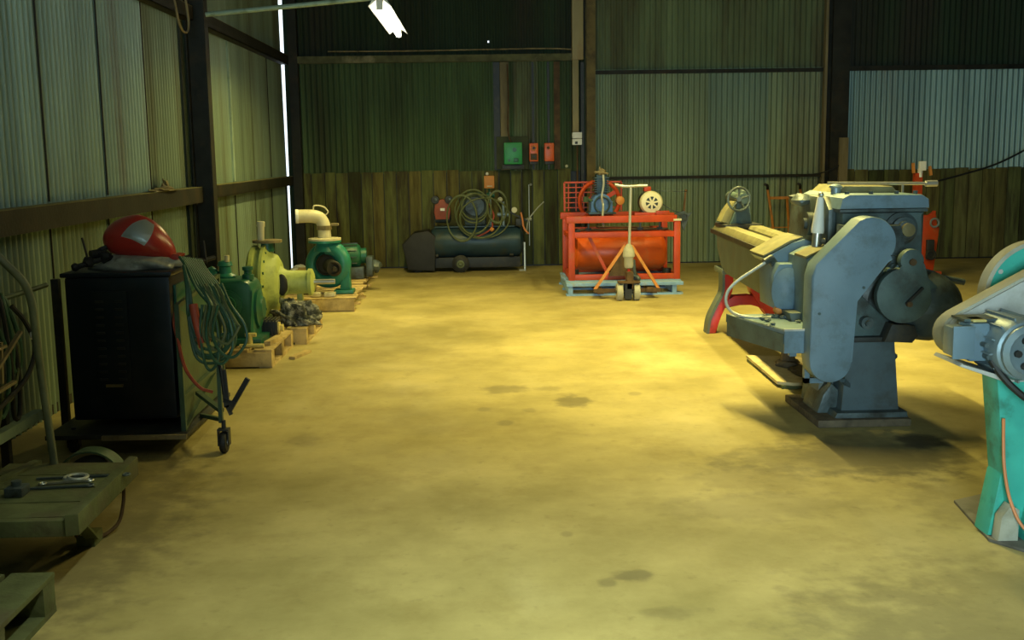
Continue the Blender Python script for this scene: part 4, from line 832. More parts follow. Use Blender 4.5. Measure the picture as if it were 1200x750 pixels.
bm = new(); prism(bm, [(-2.05, .145), (-1.72, .145), (-1.78, .22), (-1.99, .22)], 'y', yc-.12, yc+.12, bev=.008); obj('casing_foot', bm, lime, t)
bm = new(); lathe(bm, (-1.89, yc, .848), (.05, 0, 1), [(.03, 0), (.03, .11), (.035, .12), (.035, .155), (.03, .16), (.01, .16)], 16); tag(obj('white_pipe_stub', bm, cream, loc=(-1.89, yc, .848)), 'white upright pipe stub standing on the yellow-green pump flange', 'pipe')
# bits on the pallets
t = thing('dark_casting', 'black finned casting with a brass fitting on the nearest pallet', 'part', (-1.68, 8.62, .14))
bm = new(); box(bm, -1.76, -1.62, 8.55, 8.72, .16, .27, bev=.015)
for k in range(6): box(bm, -1.77+.026*k, -1.76+.026*k, 8.54, 8.73, .15, .285)
obj('body', bm, blackp, t)
bm = new(); lathe(bm, (-1.62, 8.6, .21), (1, 0, 0), [(.05, 0), (.05, .012), (.03, .015), (.03, .04), (.01, .04)], 14); obj('flange', bm, plastic_yel, t)
bm = new(); cyl(bm, (-1.75, 8.13, .157), (-1.75, 8.13, .24), .022, n=10); cyl(bm, (-1.78, 8.13, .235), (-1.70, 8.13, .235), .016, n=8); cyl(bm, (-1.82, 8.10, .157), (-1.64, 8.10, .157), .016, n=8)
tag(obj('brass_tee', bm, plastic_yel, loc=(-1.75, 8.12, .14)), 'yellowish pipe tee lying in front of the dark green gearbox', 'fitting')
bm = new(); blob(bm, (-1.58, 9.2, .22), .13, .5, 4, 21, (1, .6, 1)); blob(bm, (-1.66, 9.18, .20), .10, .5, 4, 22, (1, .7, 1)); blob(bm, (-1.50, 9.2, .17), .11, .5, 4, 23, (1, .7, .6))
for v in bm.verts: v.co.z = max(v.co.z, .142)
tag(obj('netting_heap', bm, netm, loc=(-1.57, 9.15, .142), ang=180), 'grey mottled heap of netting on the pallet before the yellow-green pump', 'netting')
# sea green pump with elbow
t = thing('centrifugal_pump', 'sea green volute pump carrying a cream elbow pipe', 'pump', (-1.6, 11.35, .14))
c = V(-1.60, 11.35, .44)
bm = new(); n = 48; rings = []
ax = V(-.22, -1, .02).normalized(); M = frame_of(c, ax)
for i in range(n+1):   # volute: torus with growing tube radius
    a = 2*PI*i/n; tr = .055+.035*i/n; Rr = .175
    rings.append([bm.verts.new(M @ V((Rr+tr*math.cos(q))*math.cos(-a+PI*.5), (Rr+tr*math.cos(q))*math.sin(-a+PI*.5), tr*.95*math.sin(q))) for q in [2*PI*j/12 for j in range(12)]])
for a, b in zip(rings, rings[1:]):
    for j in range(12): bm.faces.new((a[j], a[(j+1) % 12], b[(j+1) % 12], b[j]))
bm.faces.new(rings[0]); bm.faces.new(rings[-1]); vv = obj('volute_casing', bm, teal_pump, t)
bm = new(); lathe(bm, c+ax*-.03, ax, [(.16, 0), (.16, .06), (.135, .075), (.12, .05), (.06, .045)], 32); obj('cover_plate', bm, greenp, vv)
bm = new(); lathe(bm, c+ax*.0, ax, [(.09, 0), (.09, .052), (.07, .056), (.01, .05)], 24); obj('suction_opening', bm, blackm, vv)
bm = new(); torus(bm, c+ax*.05, ax, .10, .012, 28, 8); obj('suction_ring', bm, steel_dark, vv)
bm = new(); lathe(bm, (-1.62, 11.35, .58), (0, 0, 1), [(.12, 0), (.10, .05), (.085, .09)], 24); obj('discharge_neck', bm, teal_pump, vv)
bm = new(); lathe(bm, (-1.62, 11.35, .67), (0, 0, 1), [(.17, 0), (.17, .022), (.02, .022)], 32); obj('flange', bm, teal_pump, vv)
bm = new(); prism(bm, [(-1.47, .18), (-1.36, .18), (-1.37, .30), (-1.36, .44), (-1.42, .42), (-1.46, .30)], 'y', 11.27, 11.4, bev=.01); box(bm, -1.53, -1.33, 11.22, 11.44, .145, .18, bev=.004); obj('casing_foot', bm, teal_pump, vv)
bm = new(); prism(bm, [(-1.84, .15), (-1.74, .15), (-1.72, .30), (-1.80, .36)], 'y', 11.27, 11.4, bev=.01); obj('casing_foot', bm, teal_pump, vv)
bm = new(); cyl(bm, (-1.50, 11.1, .42), (-1.57, 11.3, .43), .075, n=18); torus(bm, (-1.50, 11.1, .42), (-.2, -1, 0), .062, .018, 20, 8); cyl(bm, (-1.48, 11.02, .42), (-1.50, 11.1, .42), .025, n=10); obj('coupling', bm, steel_dark, t)
bm = new(); box(bm, -1.73, -1.64, 11.0, 11.1, .145, .185, bev=.006); box(bm, -1.60, -1.49, 11.0, 11.1, .145, .185, bev=.006); obj('wedge', bm, cream, t)
t = thing('elbow_pipe', 'cream elbow pipe bolted on top of the sea green pump, open end leftwards', 'pipe', (-1.62, 11.35, .692))
bm = new(); lathe(bm, (-1.62, 11.35, .693), (0, 0, 1), [(.17, 0), (.17, .02), (.075, .024)], 32); obj('flange', bm, cream, t)
bm = new(); tube(bm, [(-1.62, 11.35, .70), (-1.62, 11.35, .78), (-1.625, 11.35, .85), (-1.66, 11.35, .915), (-1.72, 11.33, .94), (-1.80, 11.31, .945), (-1.885, 11.29, .945)], .068, 24, 5); obj('bend', bm, cream, t)
bm = new(); lathe(bm, (-1.87, 11.295, .945), (-1, -.2, 0), [(.072, 0), (.072, .03), (.055, .03), (.05, -.02)], 24); obj('open_end', bm, white, t)
bm = new(); lathe(bm, (-1.62, 11.35, .80), (0, 0, 1), [(.075, 0), (.079, .005), (.079, .04), (.075, .045)], 24); box(bm, -1.55, -1.47, 11.31, 11.37, .84, .865, bev=.004); obj('pipe_clamp', bm, trim_m, t)
bm = new(); tube(bm, [(-1.72, 11.33, 1.005), (-1.715, 11.33, 1.045), (-1.67, 11.34, 1.05), (-1.61, 11.35, 1.03), (-1.575, 11.35, .985), (-1.60, 11.35, .95)], .008, 8); obj('lifting_wire', bm, cream, t)
# small motor on the far pallet
t = thing('electric_motor', 'small dark green electric motor on the farthest pallet', 'motor', (-1.5, 12.7, .14))
bm = new(); lathe(bm, (-1.66, 12.7, .40), (1, .1, 0), [(.05, 0), (.13, .0), (.14, .03), (.14, .22), (.12, .25), (.09, .26), (.09, .32), (.03, .33)], 24); mm_ = obj('body', bm, greenp, t)
bm = new()
for k in range(12):
    a = 2*PI*k/12; bar(bm, (-1.62, 12.7+.14*math.cos(a), .40+.14*math.sin(a)), (-1.44, 12.72+.14*math.cos(a), .40+.14*math.sin(a)), .006, .024, up=(0, math.cos(a), math.sin(a)))
obj('cooling_fin', bm, castdark, mm_)
bm = new(); box(bm, -1.62, -1.36, 12.58, 12.82, .145, .28, bev=.01); box(bm, -1.34, -1.26, 12.62, 12.8, .16, .40, bev=.02); blob(bm, (-1.24, 12.7, .28), .07, .3, 2, 5); obj('bracket', bm, castdark, t)
bm = new(); blob(bm, (-1.12, 13.0, .17), .12, .3, 3, 5, (1.3, 1, .35))
for v in bm.verts: v.co.z = max(v.co.z, .142); v.co.x = min(v.co.x-.28, -1.35)
tag(obj('dark_scrap', bm, castdark, loc=(-1.45, 13, .142)), 'low dark scrap pieces on the right side of the farthest pallet', 'scrap')
bm = new(); blob(bm, (-2.42, 14.6, .06), .10, .3, 3, 9, (1.3, 1, .6))
for v in bm.verts: v.co.z = max(v.co.z, .002)
tag(obj('white_rag', bm, white, loc=(-2.42, 14.6, 0)), 'small white rag on the floor in the far left corner', 'rag')

# ================================================================ compressor at the back wall
t = thing('air_compressor', 'dark air compressor with a long horizontal tank before the plank wall', 'compressor', (0, 14.65, 0))
bm = new(); lathe(bm, (-.70, 14.65, .39), (1, 0, 0), [(.02, 0), (.12, .015), (.185, .05), (.205, .10), (.205, 1.16), (.185, 1.22), (.12, 1.26), (.02, 1.27)], 36); tk = obj('air_tank', bm, navy_tank, t)
bm = new(); box(bm, -.72, .52, 14.55, 14.86, .05, .19, bev=.01); bar(bm, (-.6, 14.52, .2), (-.6, 14.6, .32), .05); bar(bm, (.4, 14.52, .2), (.4, 14.6, .32), .05); obj('chassis', bm, blackp, tk)  # black box fills in the shade under the tank, with two support bars
bm = new(); prism(bm, [(-.98, .04), (-.62, .02), (-.6, .48), (-.70, .56), (-.90, .53), (-1.05, .38)], 'y', 14.45, 14.85, bev=.03); obj('side_guard', bm, blackm, t)
bm = new(); lathe(bm, (-.28, 14.40, .115), (0, 1, 0), [(.03, 0), (.07, .0), (.09, .01), (.115, .02), (.115, .07), (.09, .08)], 28); wv = obj('wheel', bm, blackm, t)
bm = new(); lathe(bm, (-.28, 14.385, .115), (0, 1, 0), [(.02, 0), (.03, .012), (.075, .018)], 20); obj('hub', bm, olive_hose, wv)
bm = new(); lathe(bm, (-.85, 14.5, .08), (0, 1, 0), [(.04, 0), (.08, .01), (.08, .06)], 20); obj('wheel', bm, blackm, t)
bm = new(); bar(bm, (.575, 14.55, .38), (.575, 14.52, .0), .02); bar(bm, (.575, 14.52, .012), (.50, 14.50, .012), .02); lg = lab(obj('stand_leg', bm, zinc, t), 'pale metal prop at the right end of the tank')
bm = new(); box(bm, -.62, .45, 14.55, 14.75, .585, .605, bev=.004); obj('top_plate', bm, navy_tank, tk)
bm = new(); lathe(bm, (-.08, 14.72, .86), (0, -1, 0), [(.02, 0), (.16, 0), (.17, .02), (.17, .05), (.15, .055), (.125, .03), (.05, .03), (.05, .07), (.02, .075)], 32); fw = obj('flywheel', bm, castdark, t)
bm = new()
for k in range(4): 
    a = k*PI/2+.4; bar(bm, (-.08, 14.66, .86), (-.08+.13*math.cos(a), 14.66, .86+.13*math.sin(a)), .03, .015, up=(0, 1, 0))
obj('spoke', bm, castdark, fw)
bm = new(); box(bm, -.22, .06, 14.72, 14.9, .605, .86, bev=.02)
for k in range(5): box(bm, -.17, .04, 14.74, 14.9, .87+k*.026, .885+k*.026)
box(bm, -.15, .02, 14.75, 14.88, .86, 1.02, bev=.01); obj('pump_block', bm, castdark, t)
for x in (-.13, -.03):
    bm = new(); cyl(bm, (x, 14.8, 1.0), (x, 14.8, 1.05), .045, n=14); obj('valve_cap', bm, green_rail, t)
bm = new(); lathe(bm, (-.62, 14.7, .74), (1, 0, 0), [(.04, 0), (.09, .01), (.095, .03), (.095, .2), (.06, .22)], 24); obj('motor', bm, castdark, t)
bm = new(); prism(bm, [(-.60, .70), (-.42, .70), (-.40, .80), (-.42, .93), (-.50, .97), (-.60, .94), (-.62, .80)], 'y', 14.52, 14.64, bev=.012); br = obj('starter_box', bm, brown, t)
bm = new(); box(bm, -.535, -.475, 14.505, 14.52, .815, .85); obj('white_label', bm, white, br)
for x in (-.60, -.42):
    bm = new(); lathe(bm, (x, 14.5, .96), (0, 1, 0), [(.01, -.005), (.05, .0), (.055, .02), (.055, .06)], 18); g_ = obj('gauge', bm, blackp, br)
    bm = new(); blob(bm, (x+.01, 14.495, .965), .018, .1, 2, 1); obj('dial', bm, alu, g_)
bm = new(); cyl(bm, (.30, 14.6, .60), (.30, 14.6, .92), .02, n=10); cyl(bm, (.13, 14.62, .6), (.13, 14.62, 1.05), .014, n=8); cyl(bm, (.22, 14.6, .75), (.38, 14.6, .75), .03, n=10); obj('filter_stem', bm, alu, t)
bm = new(); blob(bm, (.26, 14.55, .95), .035, .1, 2, 3); obj('yellow_cap', bm, offwhite, t)
bm = new(); lathe(bm, (.445, 14.56, .81), (0, -1, 0), [(.02, 0), (.038, .005), (.038, .03), (.01, .035)], 16); obj('pressure_gauge', bm, offwhite, t)
bm = new(); bar(bm, (.35, 14.56, .80), (.62, 14.56, .66), .02); box(bm, .46, .57, 14.5, 14.66, .60, .70, bev=.01); obj('outlet_block', bm, blackp, t)
bm = new(); box(bm, .05, .19, 14.84, 14.93, 1.09, 1.26, bev=.012); sb = obj('pressure_switch', bm, orange_lite, t)
bm = new(); box(bm, .09, .16, 14.832, 14.84, 1.115, 1.125); obj('label_strip', bm, offwhite, sb)
bm = new(); cyl(bm, (.12, 14.9, .86), (.12, 14.9, 1.1), .012, n=8); cyl(bm, (.08, 14.88, 1.0), (.19, 14.88, 1.0), .035, n=10); obj('switch_stem', bm, greenp, t)
bm = new(); blob(bm, (.095, 14.88, 1.285), .022, .1, 2, 4); obj('white_knob', bm, white, sb)
t2 = thing('rubber_hose_coil', 'olive rubber hoses looped over the compressor flywheel', 'hose', (-.1, 14.5, .8))
rs = random.Random(8)
for (cx_, cz_, R_, e) in ((-.08, .87, .17, 1.0), (-.09, .85, .185, 1.05), (-.10, .80, .24, 1.2), (-.02, .74, .30, .95), (.05, .72, .33, .8), (-.25, .72, .20, 1.5), (.22, .86, .13, 1.6)):
    bm = new(); torus(bm, (cx_, 14.40+rs.uniform(-.03, .02), cz_), (rs.uniform(-.15, .15), -1, rs.uniform(-.1, .1)), R_, .011, 30, 8, 1, e); obj('hose_loop', bm, olive_hose, t2)
bm = new(); tube(bm, [(.10, 14.46, .98), (.13, 14.44, .85), (.17, 14.44, .75), (.15, 14.44, .66), (.14, 14.44, .58), (.02, 14.46, .50), (-.1, 14.46, .46)], .012, 8); obj('hose_end', bm, red_hose, t2)
bm = new(); blob(bm, (.145, 14.43, .565), .03, .2, 2, 4); obj('coupler', bm, orange_lite, t2)
bm = new(); tube(bm, [(.53, 14.48, .78), (.55, 14.46, .68), (.56, 14.45, .60), (.59, 14.45, .54), (.63, 14.45, .50)], .012, 8); tag(obj('orange_hose', bm, copper_wire, loc=(.57, 14.46, .6)), 'short orange hose at the right end of the compressor', 'hose')
bm = new(); tube(bm, [(.60, 14.46, .50), (.63, 14.6, .66), (.74, 14.7, .80), (.85, 14.8, .90)], .009, 8, 3); tag(obj('slanting_rod', bm, zinc, loc=(.6, 14.46, .5)), 'pale rod leaning to the right from the compressor end', 'rod')
bm = new(); cyl(bm, (.66, 14.95, .30), (.66, 14.95, 1.13), .006, n=6); cyl(bm, (.56, 14.9, .66), (.66, 14.95, .66), .010, n=6); blob(bm, (.685, 14.95, 1.13), .018, .1, 2, 2); cyl(bm, (.63, 14.95, .66), (.69, 14.95, .66), .02, n=8); tag(obj('thin_pipe', bm, zinc, loc=(.66, 14.95, .3)), 'thin upright pipe on the planks right of the compressor', 'pipe')

# ================================================================ boxes and switches on the back wall
bm = new(); box(bm, .23, .66, 15.02, 15.10, 1.34, 1.78, bev=.004); tag(obj('mounting_board', bm, ply_dark, loc=(.6, 15.05, 1.34)), 'dark mounting board behind the green switch box', 'board')
t = thing('switch_box', 'bright green electrical switch box on the back wall', 'box', (.45, 14.95, 1.55))
bm = new(); box(bm, .325, .575, 14.88, 15.02, 1.405, 1.70, bev=.018); gx = obj('casing', bm, greenbox, t)
bm = new(); box(bm, .30, .60, 14.96, 15.03, 1.34, 1.40, bev=.004); obj('cable_chamber', bm, blackp, gx)
bm = new(); box(bm, .455, .52, 14.865, 14.885, 1.435, 1.49, bev=.006); cyl(bm, (.395, 14.885, 1.46), (.395, 14.87, 1.46), .018, n=12); cyl(bm, (.47, 14.885, 1.60), (.47, 14.875, 1.60), .03, n=14); obj('switch', bm, greenp, gx)
for (x0, x1, m_, lb) in ((.67, .79, orange_tank, 'orange starter box with round button, nearer the green box'), (.875, 1.005, orange_tank, 'plain orange starter box, right of the other orange one')):
    t = thing('starter_box', lb, 'box', ((x0+x1)/2, 14.95, 1.55)); bm = new(); box(bm, x0, x1, 14.90, 15.05, 1.44, 1.685, bev=.012); c_ = obj('casing', bm, m_, t)
    bm = new(); box(bm, x0+.005, x1-.005, 14.93, 15.05, 1.40, 1.44, bev=.004); obj('base', bm, blackp, c_)
    if x0 < .8:
        bm = new(); torus(bm, ((x0+x1)/2, 14.897, 1.62), (0, -1, 0), .032, .008, 20, 6); obj('button_ring', bm, orange_lite, c_)
        bm = new(); cyl(bm, ((x0+x1)/2, 14.90, 1.62), ((x0+x1)/2, 14.885, 1.62), .018, n=12); cyl(bm, ((x0+x1)/2, 14.90, 1.505), ((x0+x1)/2, 14.885, 1.505), .022, n=12); obj('button', bm, blackp, c_)
        bm = new(); box(bm, x0+.015, x1-.015, 14.893, 14.9, 1.46, 1.545); obj('button_plate', bm, steel_rust, c_)
    else:
        bm = new(); cyl(bm, ((x0+x1)/2-.015, 14.90, 1.62), ((x0+x1)/2-.015, 14.89, 1.62), .02, n=12); obj('button', bm, steel_rust, c_)
t = thing('light_switch', 'white double light switch at the foot of the tan trunking', 'switch', (1.315, 14.9, 1.72))
for z0 in (1.652, 1.74):
    bm = new(); box(bm, 1.25, 1.38, 14.86, 14.96, z0, z0+.082, bev=.008); obj('switch_plate', bm, white, t)
bm = new(); box(bm, 1.285, 1.32, 14.85, 14.862, 1.665, 1.70, bev=.004); obj('rocker', bm, blackp, t)
bm = new(); box(bm, 1.26, 1.41, 14.93, 15.08, 2.78, TOP, bev=.005); tag(obj('cable_trunking', bm, tan_paint, loc=(1.33, 15, 2.78)), 'wide tan cable trunking at the top of the back wall', 'trunking')
bm = new(); box(bm, 1.262, 1.345, 14.95, 15.06, 1.825, 2.78, bev=.005); tag(obj('cable_trunking', bm, tan_paint, loc=(1.3, 15, 1.82)), 'narrow tan trunking running down to the white light switch', 'trunking')
bm = new(); cyl(bm, (1.325, 14.98, .9), (1.325, 14.98, 1.65), .012, n=8); tag(obj('conduit', bm, steel_rust, loc=(1.325, 14.98, .9)), 'thin rusty conduit below the white light switch', 'conduit')
bm = new(); tube(bm, [(.39, 15.0, 2.74), (.40, 14.99, 2.3), (.385, 14.99, 1.95), (.40, 14.98, 1.78), (.43, 14.96, 1.70)], .011, 8); tag(obj('conduit', bm, steel_rust, loc=(.4, 15, 1.7)), 'rusty conduit dropping to the green switch box', 'conduit')
bm = new(); blob(bm, (1.18, 15.0, 1.37), .022, .1, 2, 2); tag(obj('junction_knob', bm, offwhite, loc=(1.18, 15.0, 1.35)), 'tiny pale knob on the wall right of the orange boxes', 'knob')
bm = new(); tube(bm, [(-2.0, 15.0, 2.93), (-1, 15.0, 2.925), (0, 14.98, 2.93), (.9, 14.98, 2.935), (1.26, 14.98, 2.92)], .010, 6, 3); tag(obj('wall_cable', bm, trim_m, loc=(0, 15, 2.9)), 'thin cable running along the girt of the back wall', 'cable')
bm = new(); tube(bm, [(5.9, 14.6, 1.05), (6.5, 14.7, 1.18), (7.1, 14.8, 1.35), (7.8, 14.9, 1.70), (8.4, 14.95, 2.1)], .013, 8); tag(obj('slack_cable', bm, blackm, loc=(7, 14.8, 1.3)), 'black cable rising to the upper right along the back wall', 'cable')
bm = new(); tube(bm, [(4.3, 14.95, 1.19), (4.6, 14.9, 1.22), (4.8, 14.87, 1.28), (4.95, 14.88, 1.38)], .010, 6); tag(obj('wall_cable', bm, blackm, loc=(4.6, 14.9, 1.2)), 'short black cable at the foot of the right hand column', 'cable')

# ================================================================ orange compressor frame on a blue pallet
pl = pallet('wooden_pallet', 'light blue painted pallet beneath the orange frame', .92, 2.20, 11.82, 13.0, bluewood, 6, 'x', gap=.3)
bm = new(); box(bm, .92, 2.20, 11.80, 11.82, .105, .142, bev=.003); obj('edge_board', bm, bluewood, pl)
t = thing('orange_compressor_set', 'orange steel frame holding a horizontal tank, blue compressor and motor', 'machine', (1.58, 12.5, .14))
F0, F1, YA, YC = .965, 2.21, 12.1, 12.95
def fr(bm, p, q, w=.07): bar(bm, p, q, w, w, bev=.004)
for x in (1.00, 2.175):
    bm = new(); fr(bm, (x, YA, .14), (x, YA, .80 if x < 2 else .79)); obj('post', bm, orange, t)
    bm = new(); fr(bm, (x, YC, .14), (x, YC, .80)); obj('post', bm, orange, t)
    bm = new(); fr(bm, (x, YA, .62), (x, YC, .62), .05); fr(bm, (x, YA, .168), (x, YC, .168), .05); obj('side_rail', bm, orange, t)
for y in (YA, YC):
    bm = new(); fr(bm, (F0, y, .645), (F1, y, .645), .062); obj('middle_rail', bm, orange, t)
    bm = new(); fr(bm, (F0, y, .173), (F1, y, .173), .06); obj('bottom_rail', bm, orange, t)
    bm = new(); fr(bm, (.94, y, .815), (2.17, y, .815), .075); obj('top_rail', bm, orange, t)
bm = new(); box(bm, 1.22, 1.54, YA+.2, YC-.1, .81, .83); box(bm, 1.84, 2.06, YA+.2, YC-.1, .82, .835); obj('top_plate', bm, orange, t)
bm = new(); fr(bm, (1.74, 12.38, .845), (2.19, 12.38, .838), .05); fr(bm, (1.98, 12.34, .862), (2.13, 12.34, .862), .05); obj('motor_rail', bm, orange, t)
bm = new(); box(bm, 2.13, 2.22, YA-.04, YA+.05, .79, .81); obj('post_cap', bm, offwhite, t)
bm = new(); lathe(bm, (1.055, 12.55, .41), (1, 0, 0), [(.02, 0), (.12, .012), (.18, .04), (.205, .09), (.205, .99), (.18, 1.04), (.12, 1.07), (.02, 1.08)], 40); tk = obj('tank', bm, orange_tank, t)
bm = new(); bar(bm, (1.20, 12.13, .62), (1.42, 12.13, .18), .035, .012, up=(0, 1, 0)); obj('diagonal_strap', bm, orange, t)
bm = new(); prism(bm, [(1.40, .19), (1.74, .19), (1.60, .46), (1.54, .46)], 'y', 12.02, 12.05); obj('gusset', bm, steel_rust, t)
bm = new(); cyl(bm, (1.07, 12.1, .68), (1.07, 12.2, .68), .03, n=10); obj('rubber_mount', bm, blackm, t)
for x in (1.05, 2.1):
    bm = new(); cyl(bm, (x, 12.3, .18), (x, 12.3, .24), .05, n=12); obj('rubber_mount', bm, blackm, t)
bm = new(); cyl(bm, (1.05, 12.25, .69), (2.1, 12.25, .69), .014, n=8); cyl(bm, (1.3, 12.3, .72), (1.9, 12.3, .71), .010, n=8); obj('air_line', bm, steel_rust, t)
for x in (1.2, 1.78, 2.0):
    bm = new(); cyl(bm, (x, 12.2, .68), (x, 12.2, .78), .012, n=6); cyl(bm, (x-.03, 12.2, .70), (x+.03, 12.2, .70), .018, n=8); obj('drain_fitting', bm, castdark, t)
# blue compressor head
eng = [(1.255, .87), (1.505, .87), (1.505, .98)]+arc(1.38, .97, .115, 5, 175, 12)+[(1.255, .98)]
bm = new(); prism(bm, eng, 'y', 12.45, 12.75, bev=.015); en = obj('crankcase', bm, blue_engine, t)
bm = new(); box(bm, 1.225, 1.535, 12.4, 12.8, .853, .875, bev=.004); obj('sump_flange', bm, navy_tank, en)
bm = new(); torus(bm, (1.38, 12.445, .96), (0, -1, 0), .085, .012, 24, 8, 1, 1.05); obj('cover_ring', bm, navy_tank, en)
bm = new(); box(bm, 1.325, 1.445, 12.52, 12.72, 1.07, 1.30, bev=.01)
for k in range(7): box(bm, 1.30, 1.47, 12.5, 12.74, 1.10+k*.026, 1.112+k*.026)
obj('cylinder', bm, navy_tank, en)
bm = new(); blob(bm, (1.385, 12.55, 1.32), .045, .35, 2, 5); cyl(bm, (1.30, 12.5, 1.33), (1.46, 12.5, 1.31), .010, n=6); cyl(bm, (1.36, 12.5, 1.3), (1.36, 12.5, 1.39), .008, n=6); obj('head_fitting', bm, trim_m, en)
bm = new(); tube(bm, [(1.39, 12.4, 1.30), (1.39, 12.38, 1.18), (1.37, 12.38, 1.05), (1.385, 12.38, .95), (1.36, 12.2, .84), (1.36, 12.12, .74)], .012, 8); obj('air_pipe', bm, zinc, t)
bm = new(); cyl(bm, (1.19, 12.5, 1.03), (1.27, 12.52, 1.0), .02, n=8); cyl(bm, (1.20, 12.5, .99), (1.20, 12.5, 1.05), .03, n=8); obj('intake', bm, green_rail, en)
# flywheel behind and mesh guard
bm = new(); torus(bm, (1.41, 13.0, .98), (0, -1, 0), .235, .024, 36, 8); fw = obj('flywheel', bm, orange, t)
for k in range(5):
    a = .5+k*2*PI/5; bm = new(); bar(bm, (1.41, 13.0, .98), (1.41+.22*math.cos(a), 13.0, .98+.22*math.sin(a)), .05, .02, up=(0, 1, 0)); obj('spoke', bm, orange, fw)
bm = new(); lathe(bm, (1.59, 12.6, 1.0), (.2, -1, 0), [(.02, 0), (.05, .005), (.05, .06), (.02, .07)], 16); obj('pulley', bm, orange_lite, t)
gt = obj('belt_guard', (lambda b: (bar(b, (1.0, 13.08, 1.20), (1.68, 13.08, 1.20), .02), bar(b, (1.68, 13.08, 1.2), (1.68, 13.08, .86), .02), bar(b, (1.0, 13.08, .86), (1.0, 13.08, 1.2), .02), b)[3])(new()), orange, t)
for k in range(5):
    z = .90+k*.06; bm = new(); bar(bm, (1.0, 13.085, z), (1.40 if k else 1.68, 13.085, z), .012); obj('guard_bar', bm, orange, gt)
for k in range(4):
    x = 1.05+k*.09; bm = new(); bar(bm, (x, 13.09, .86), (x, 13.09, 1.2), .012); obj('guard_bar', bm, orange, gt)
# motor with ivory fan cover
bm = new(); lathe(bm, (1.945, 12.75, .975), (0, -1, 0), [(.05, 0), (.11, .0), (.12, .02), (.12, .26)], 28); mo = obj('electric_motor', bm, castdark, t)
bm = new(); lathe(bm, (1.945, 12.49, .975), (0, -1, 0), [(.128, -.03), (.132, .0), (.130, .04), (.115, .065), (.07, .075)], 36, caps=False)
M_ = None
# slotted front face: ring plus ribs
lathe(bm, (1.945, 12.415, .975), (0, -1, 0), [(.024, 0), (.024, .004), (.001, .005)], 16)
for k in range(7):
    a = 2*PI*k/7+.2; bar(bm, (1.945+.02*math.cos(a), 12.413, .975+.02*math.sin(a)), (1.945+.075*math.cos(a), 12.413, .975+.075*math.sin(a)), .020, .006, up=(0, 1, 0))
obj('fan_cover', bm, fan_white, mo)
bm = new(); cyl(bm, (1.945, 12.45, .975), (1.945, 12.425, .975), .072, n=20); obj('fan', bm, navy_tank, mo)
bm = new(); box(bm, 1.87, 1.95, 12.5, 12.62, 1.10, 1.155, bev=.012); obj('terminal_box', bm, orange, mo)
bm = new(); box(bm, 1.85, 2.04, 12.5, 12.75, .86, .885, bev=.004); obj('motor_foot', bm, castdark, mo)
bm = new(); tube(bm, [(1.92, 12.55, 1.12), (2.1, 12.6, 1.10), (2.36, 12.62, 1.09)], .005, 6); tube(bm, [(2.06, 12.5, .97), (2.2, 12.55, .88), (2.33, 12.6, .84)], .006, 6); obj('wire', bm, castdark, t)
t = thing('gate_bracket', 'hanging bracket with a brown handle at the right of the orange frame', 'bracket', (2.34, 12.6, .8))
bm = new(); bar(bm, (2.345, 12.6, .86), (2.36, 12.6, 1.08), .035, .02); blob(bm, (2.365, 12.6, 1.10), .016, .1, 2, 1); obj('handle', bm, steel_rust, t)
bm = new(); prism(bm, [(2.26, .84), (2.30, .80), (2.32, .70), (2.345, .64), (2.37, .70), (2.40, .80), (2.44, .85), (2.38, .84), (2.34, .87)], 'y', 12.58, 12.62); bar(bm, (2.17, 12.55, .835), (2.40, 12.6, .835), .02); torus(bm, (2.34, 12.56, .80), (0, 1, 0), .035, .007, 16, 6); obj('hook', bm, castdark, t)
# pallet jack in front
t = thing('pallet_jack', 'old rusty pallet jack with T handle parked before the blue pallet', 'pallet jack', (1.55, 11.6, 0))
bm = new(); tube(bm, [(1.40, 11.42, 1.215), (1.47, 11.42, 1.20), (1.56, 11.42, 1.195), (1.66, 11.42, 1.20), (1.74, 11.42, 1.20)], .016, 10); obj('grip', bm, steel, t)
bm = new(); cyl(bm, (1.567, 11.42, 1.20), (1.56, 11.48, .56), .015, n=10); obj('tiller', bm, zinc, t)
bm = new(); lathe(bm, (1.555, 11.48, .33), (0, 0, 1), [(.03, 0), (.045, .01), (.05, .03), (.05, .11), (.065, .13), (.06, .19), (.035, .24), (.02, .26)], 18); obj('pump_body', bm, dusty, t)
bm = new(); cyl(bm, (1.555, 11.47, .20), (1.555, 11.47, .34), .016, n=8); obj('ram', bm, redp, t)
bm = new(); cyl(bm, (1.555, 11.46, .18), (1.555, 11.46, .26), .03, n=10); cyl(bm, (1.625, 11.5, .20), (1.61, 11.5, .42), .018, n=8); cyl(bm, (1.655, 11.46, .24), (1.60, 11.48, .25), .016, n=8); blob(bm, (1.65, 11.46, .22), .03, .1, 2, 1); obj('valve', bm, castdark, t)
bm = new(); bar(bm, (1.52, 11.52, .57), (1.20, 11.55, .10), .05, .03); lab(obj('stay', bm, orange_lite, t), 'amber slanting stay'); 
bm = new(); bar(bm, (1.59, 11.52, .57), (1.885, 11.55, .10), .03, .03); obj('stay', bm, orange_lite, t)
bm = new(); bar(bm, (1.19, 11.54, .09), (1.34, 11.54, .09), .05, .04); bar(bm, (1.75, 11.54, .09), (1.90, 11.54, .09), .05, .04); bar(bm, (1.30, 11.58, .085), (1.80, 11.58, .085), .03, .04); obj('yoke', bm, steel_rust, t)
for x in (1.23, 1.80):
    bm = new(); prism(bm, [(x, 11.56), (x+.07, 11.56), (x+.07, 12.75), (x, 12.75)], 'z', .05, .09, bev=.004); obj('fork', bm, steel_rust, t)
bm = new(); box(bm, 1.43, 1.66, 11.34, 11.46, .185, .205, bev=.003); box(bm, 1.52, 1.59, 11.36, 11.48, .12, .30, bev=.004); obj('steer_plate', bm, steel_rust, t)
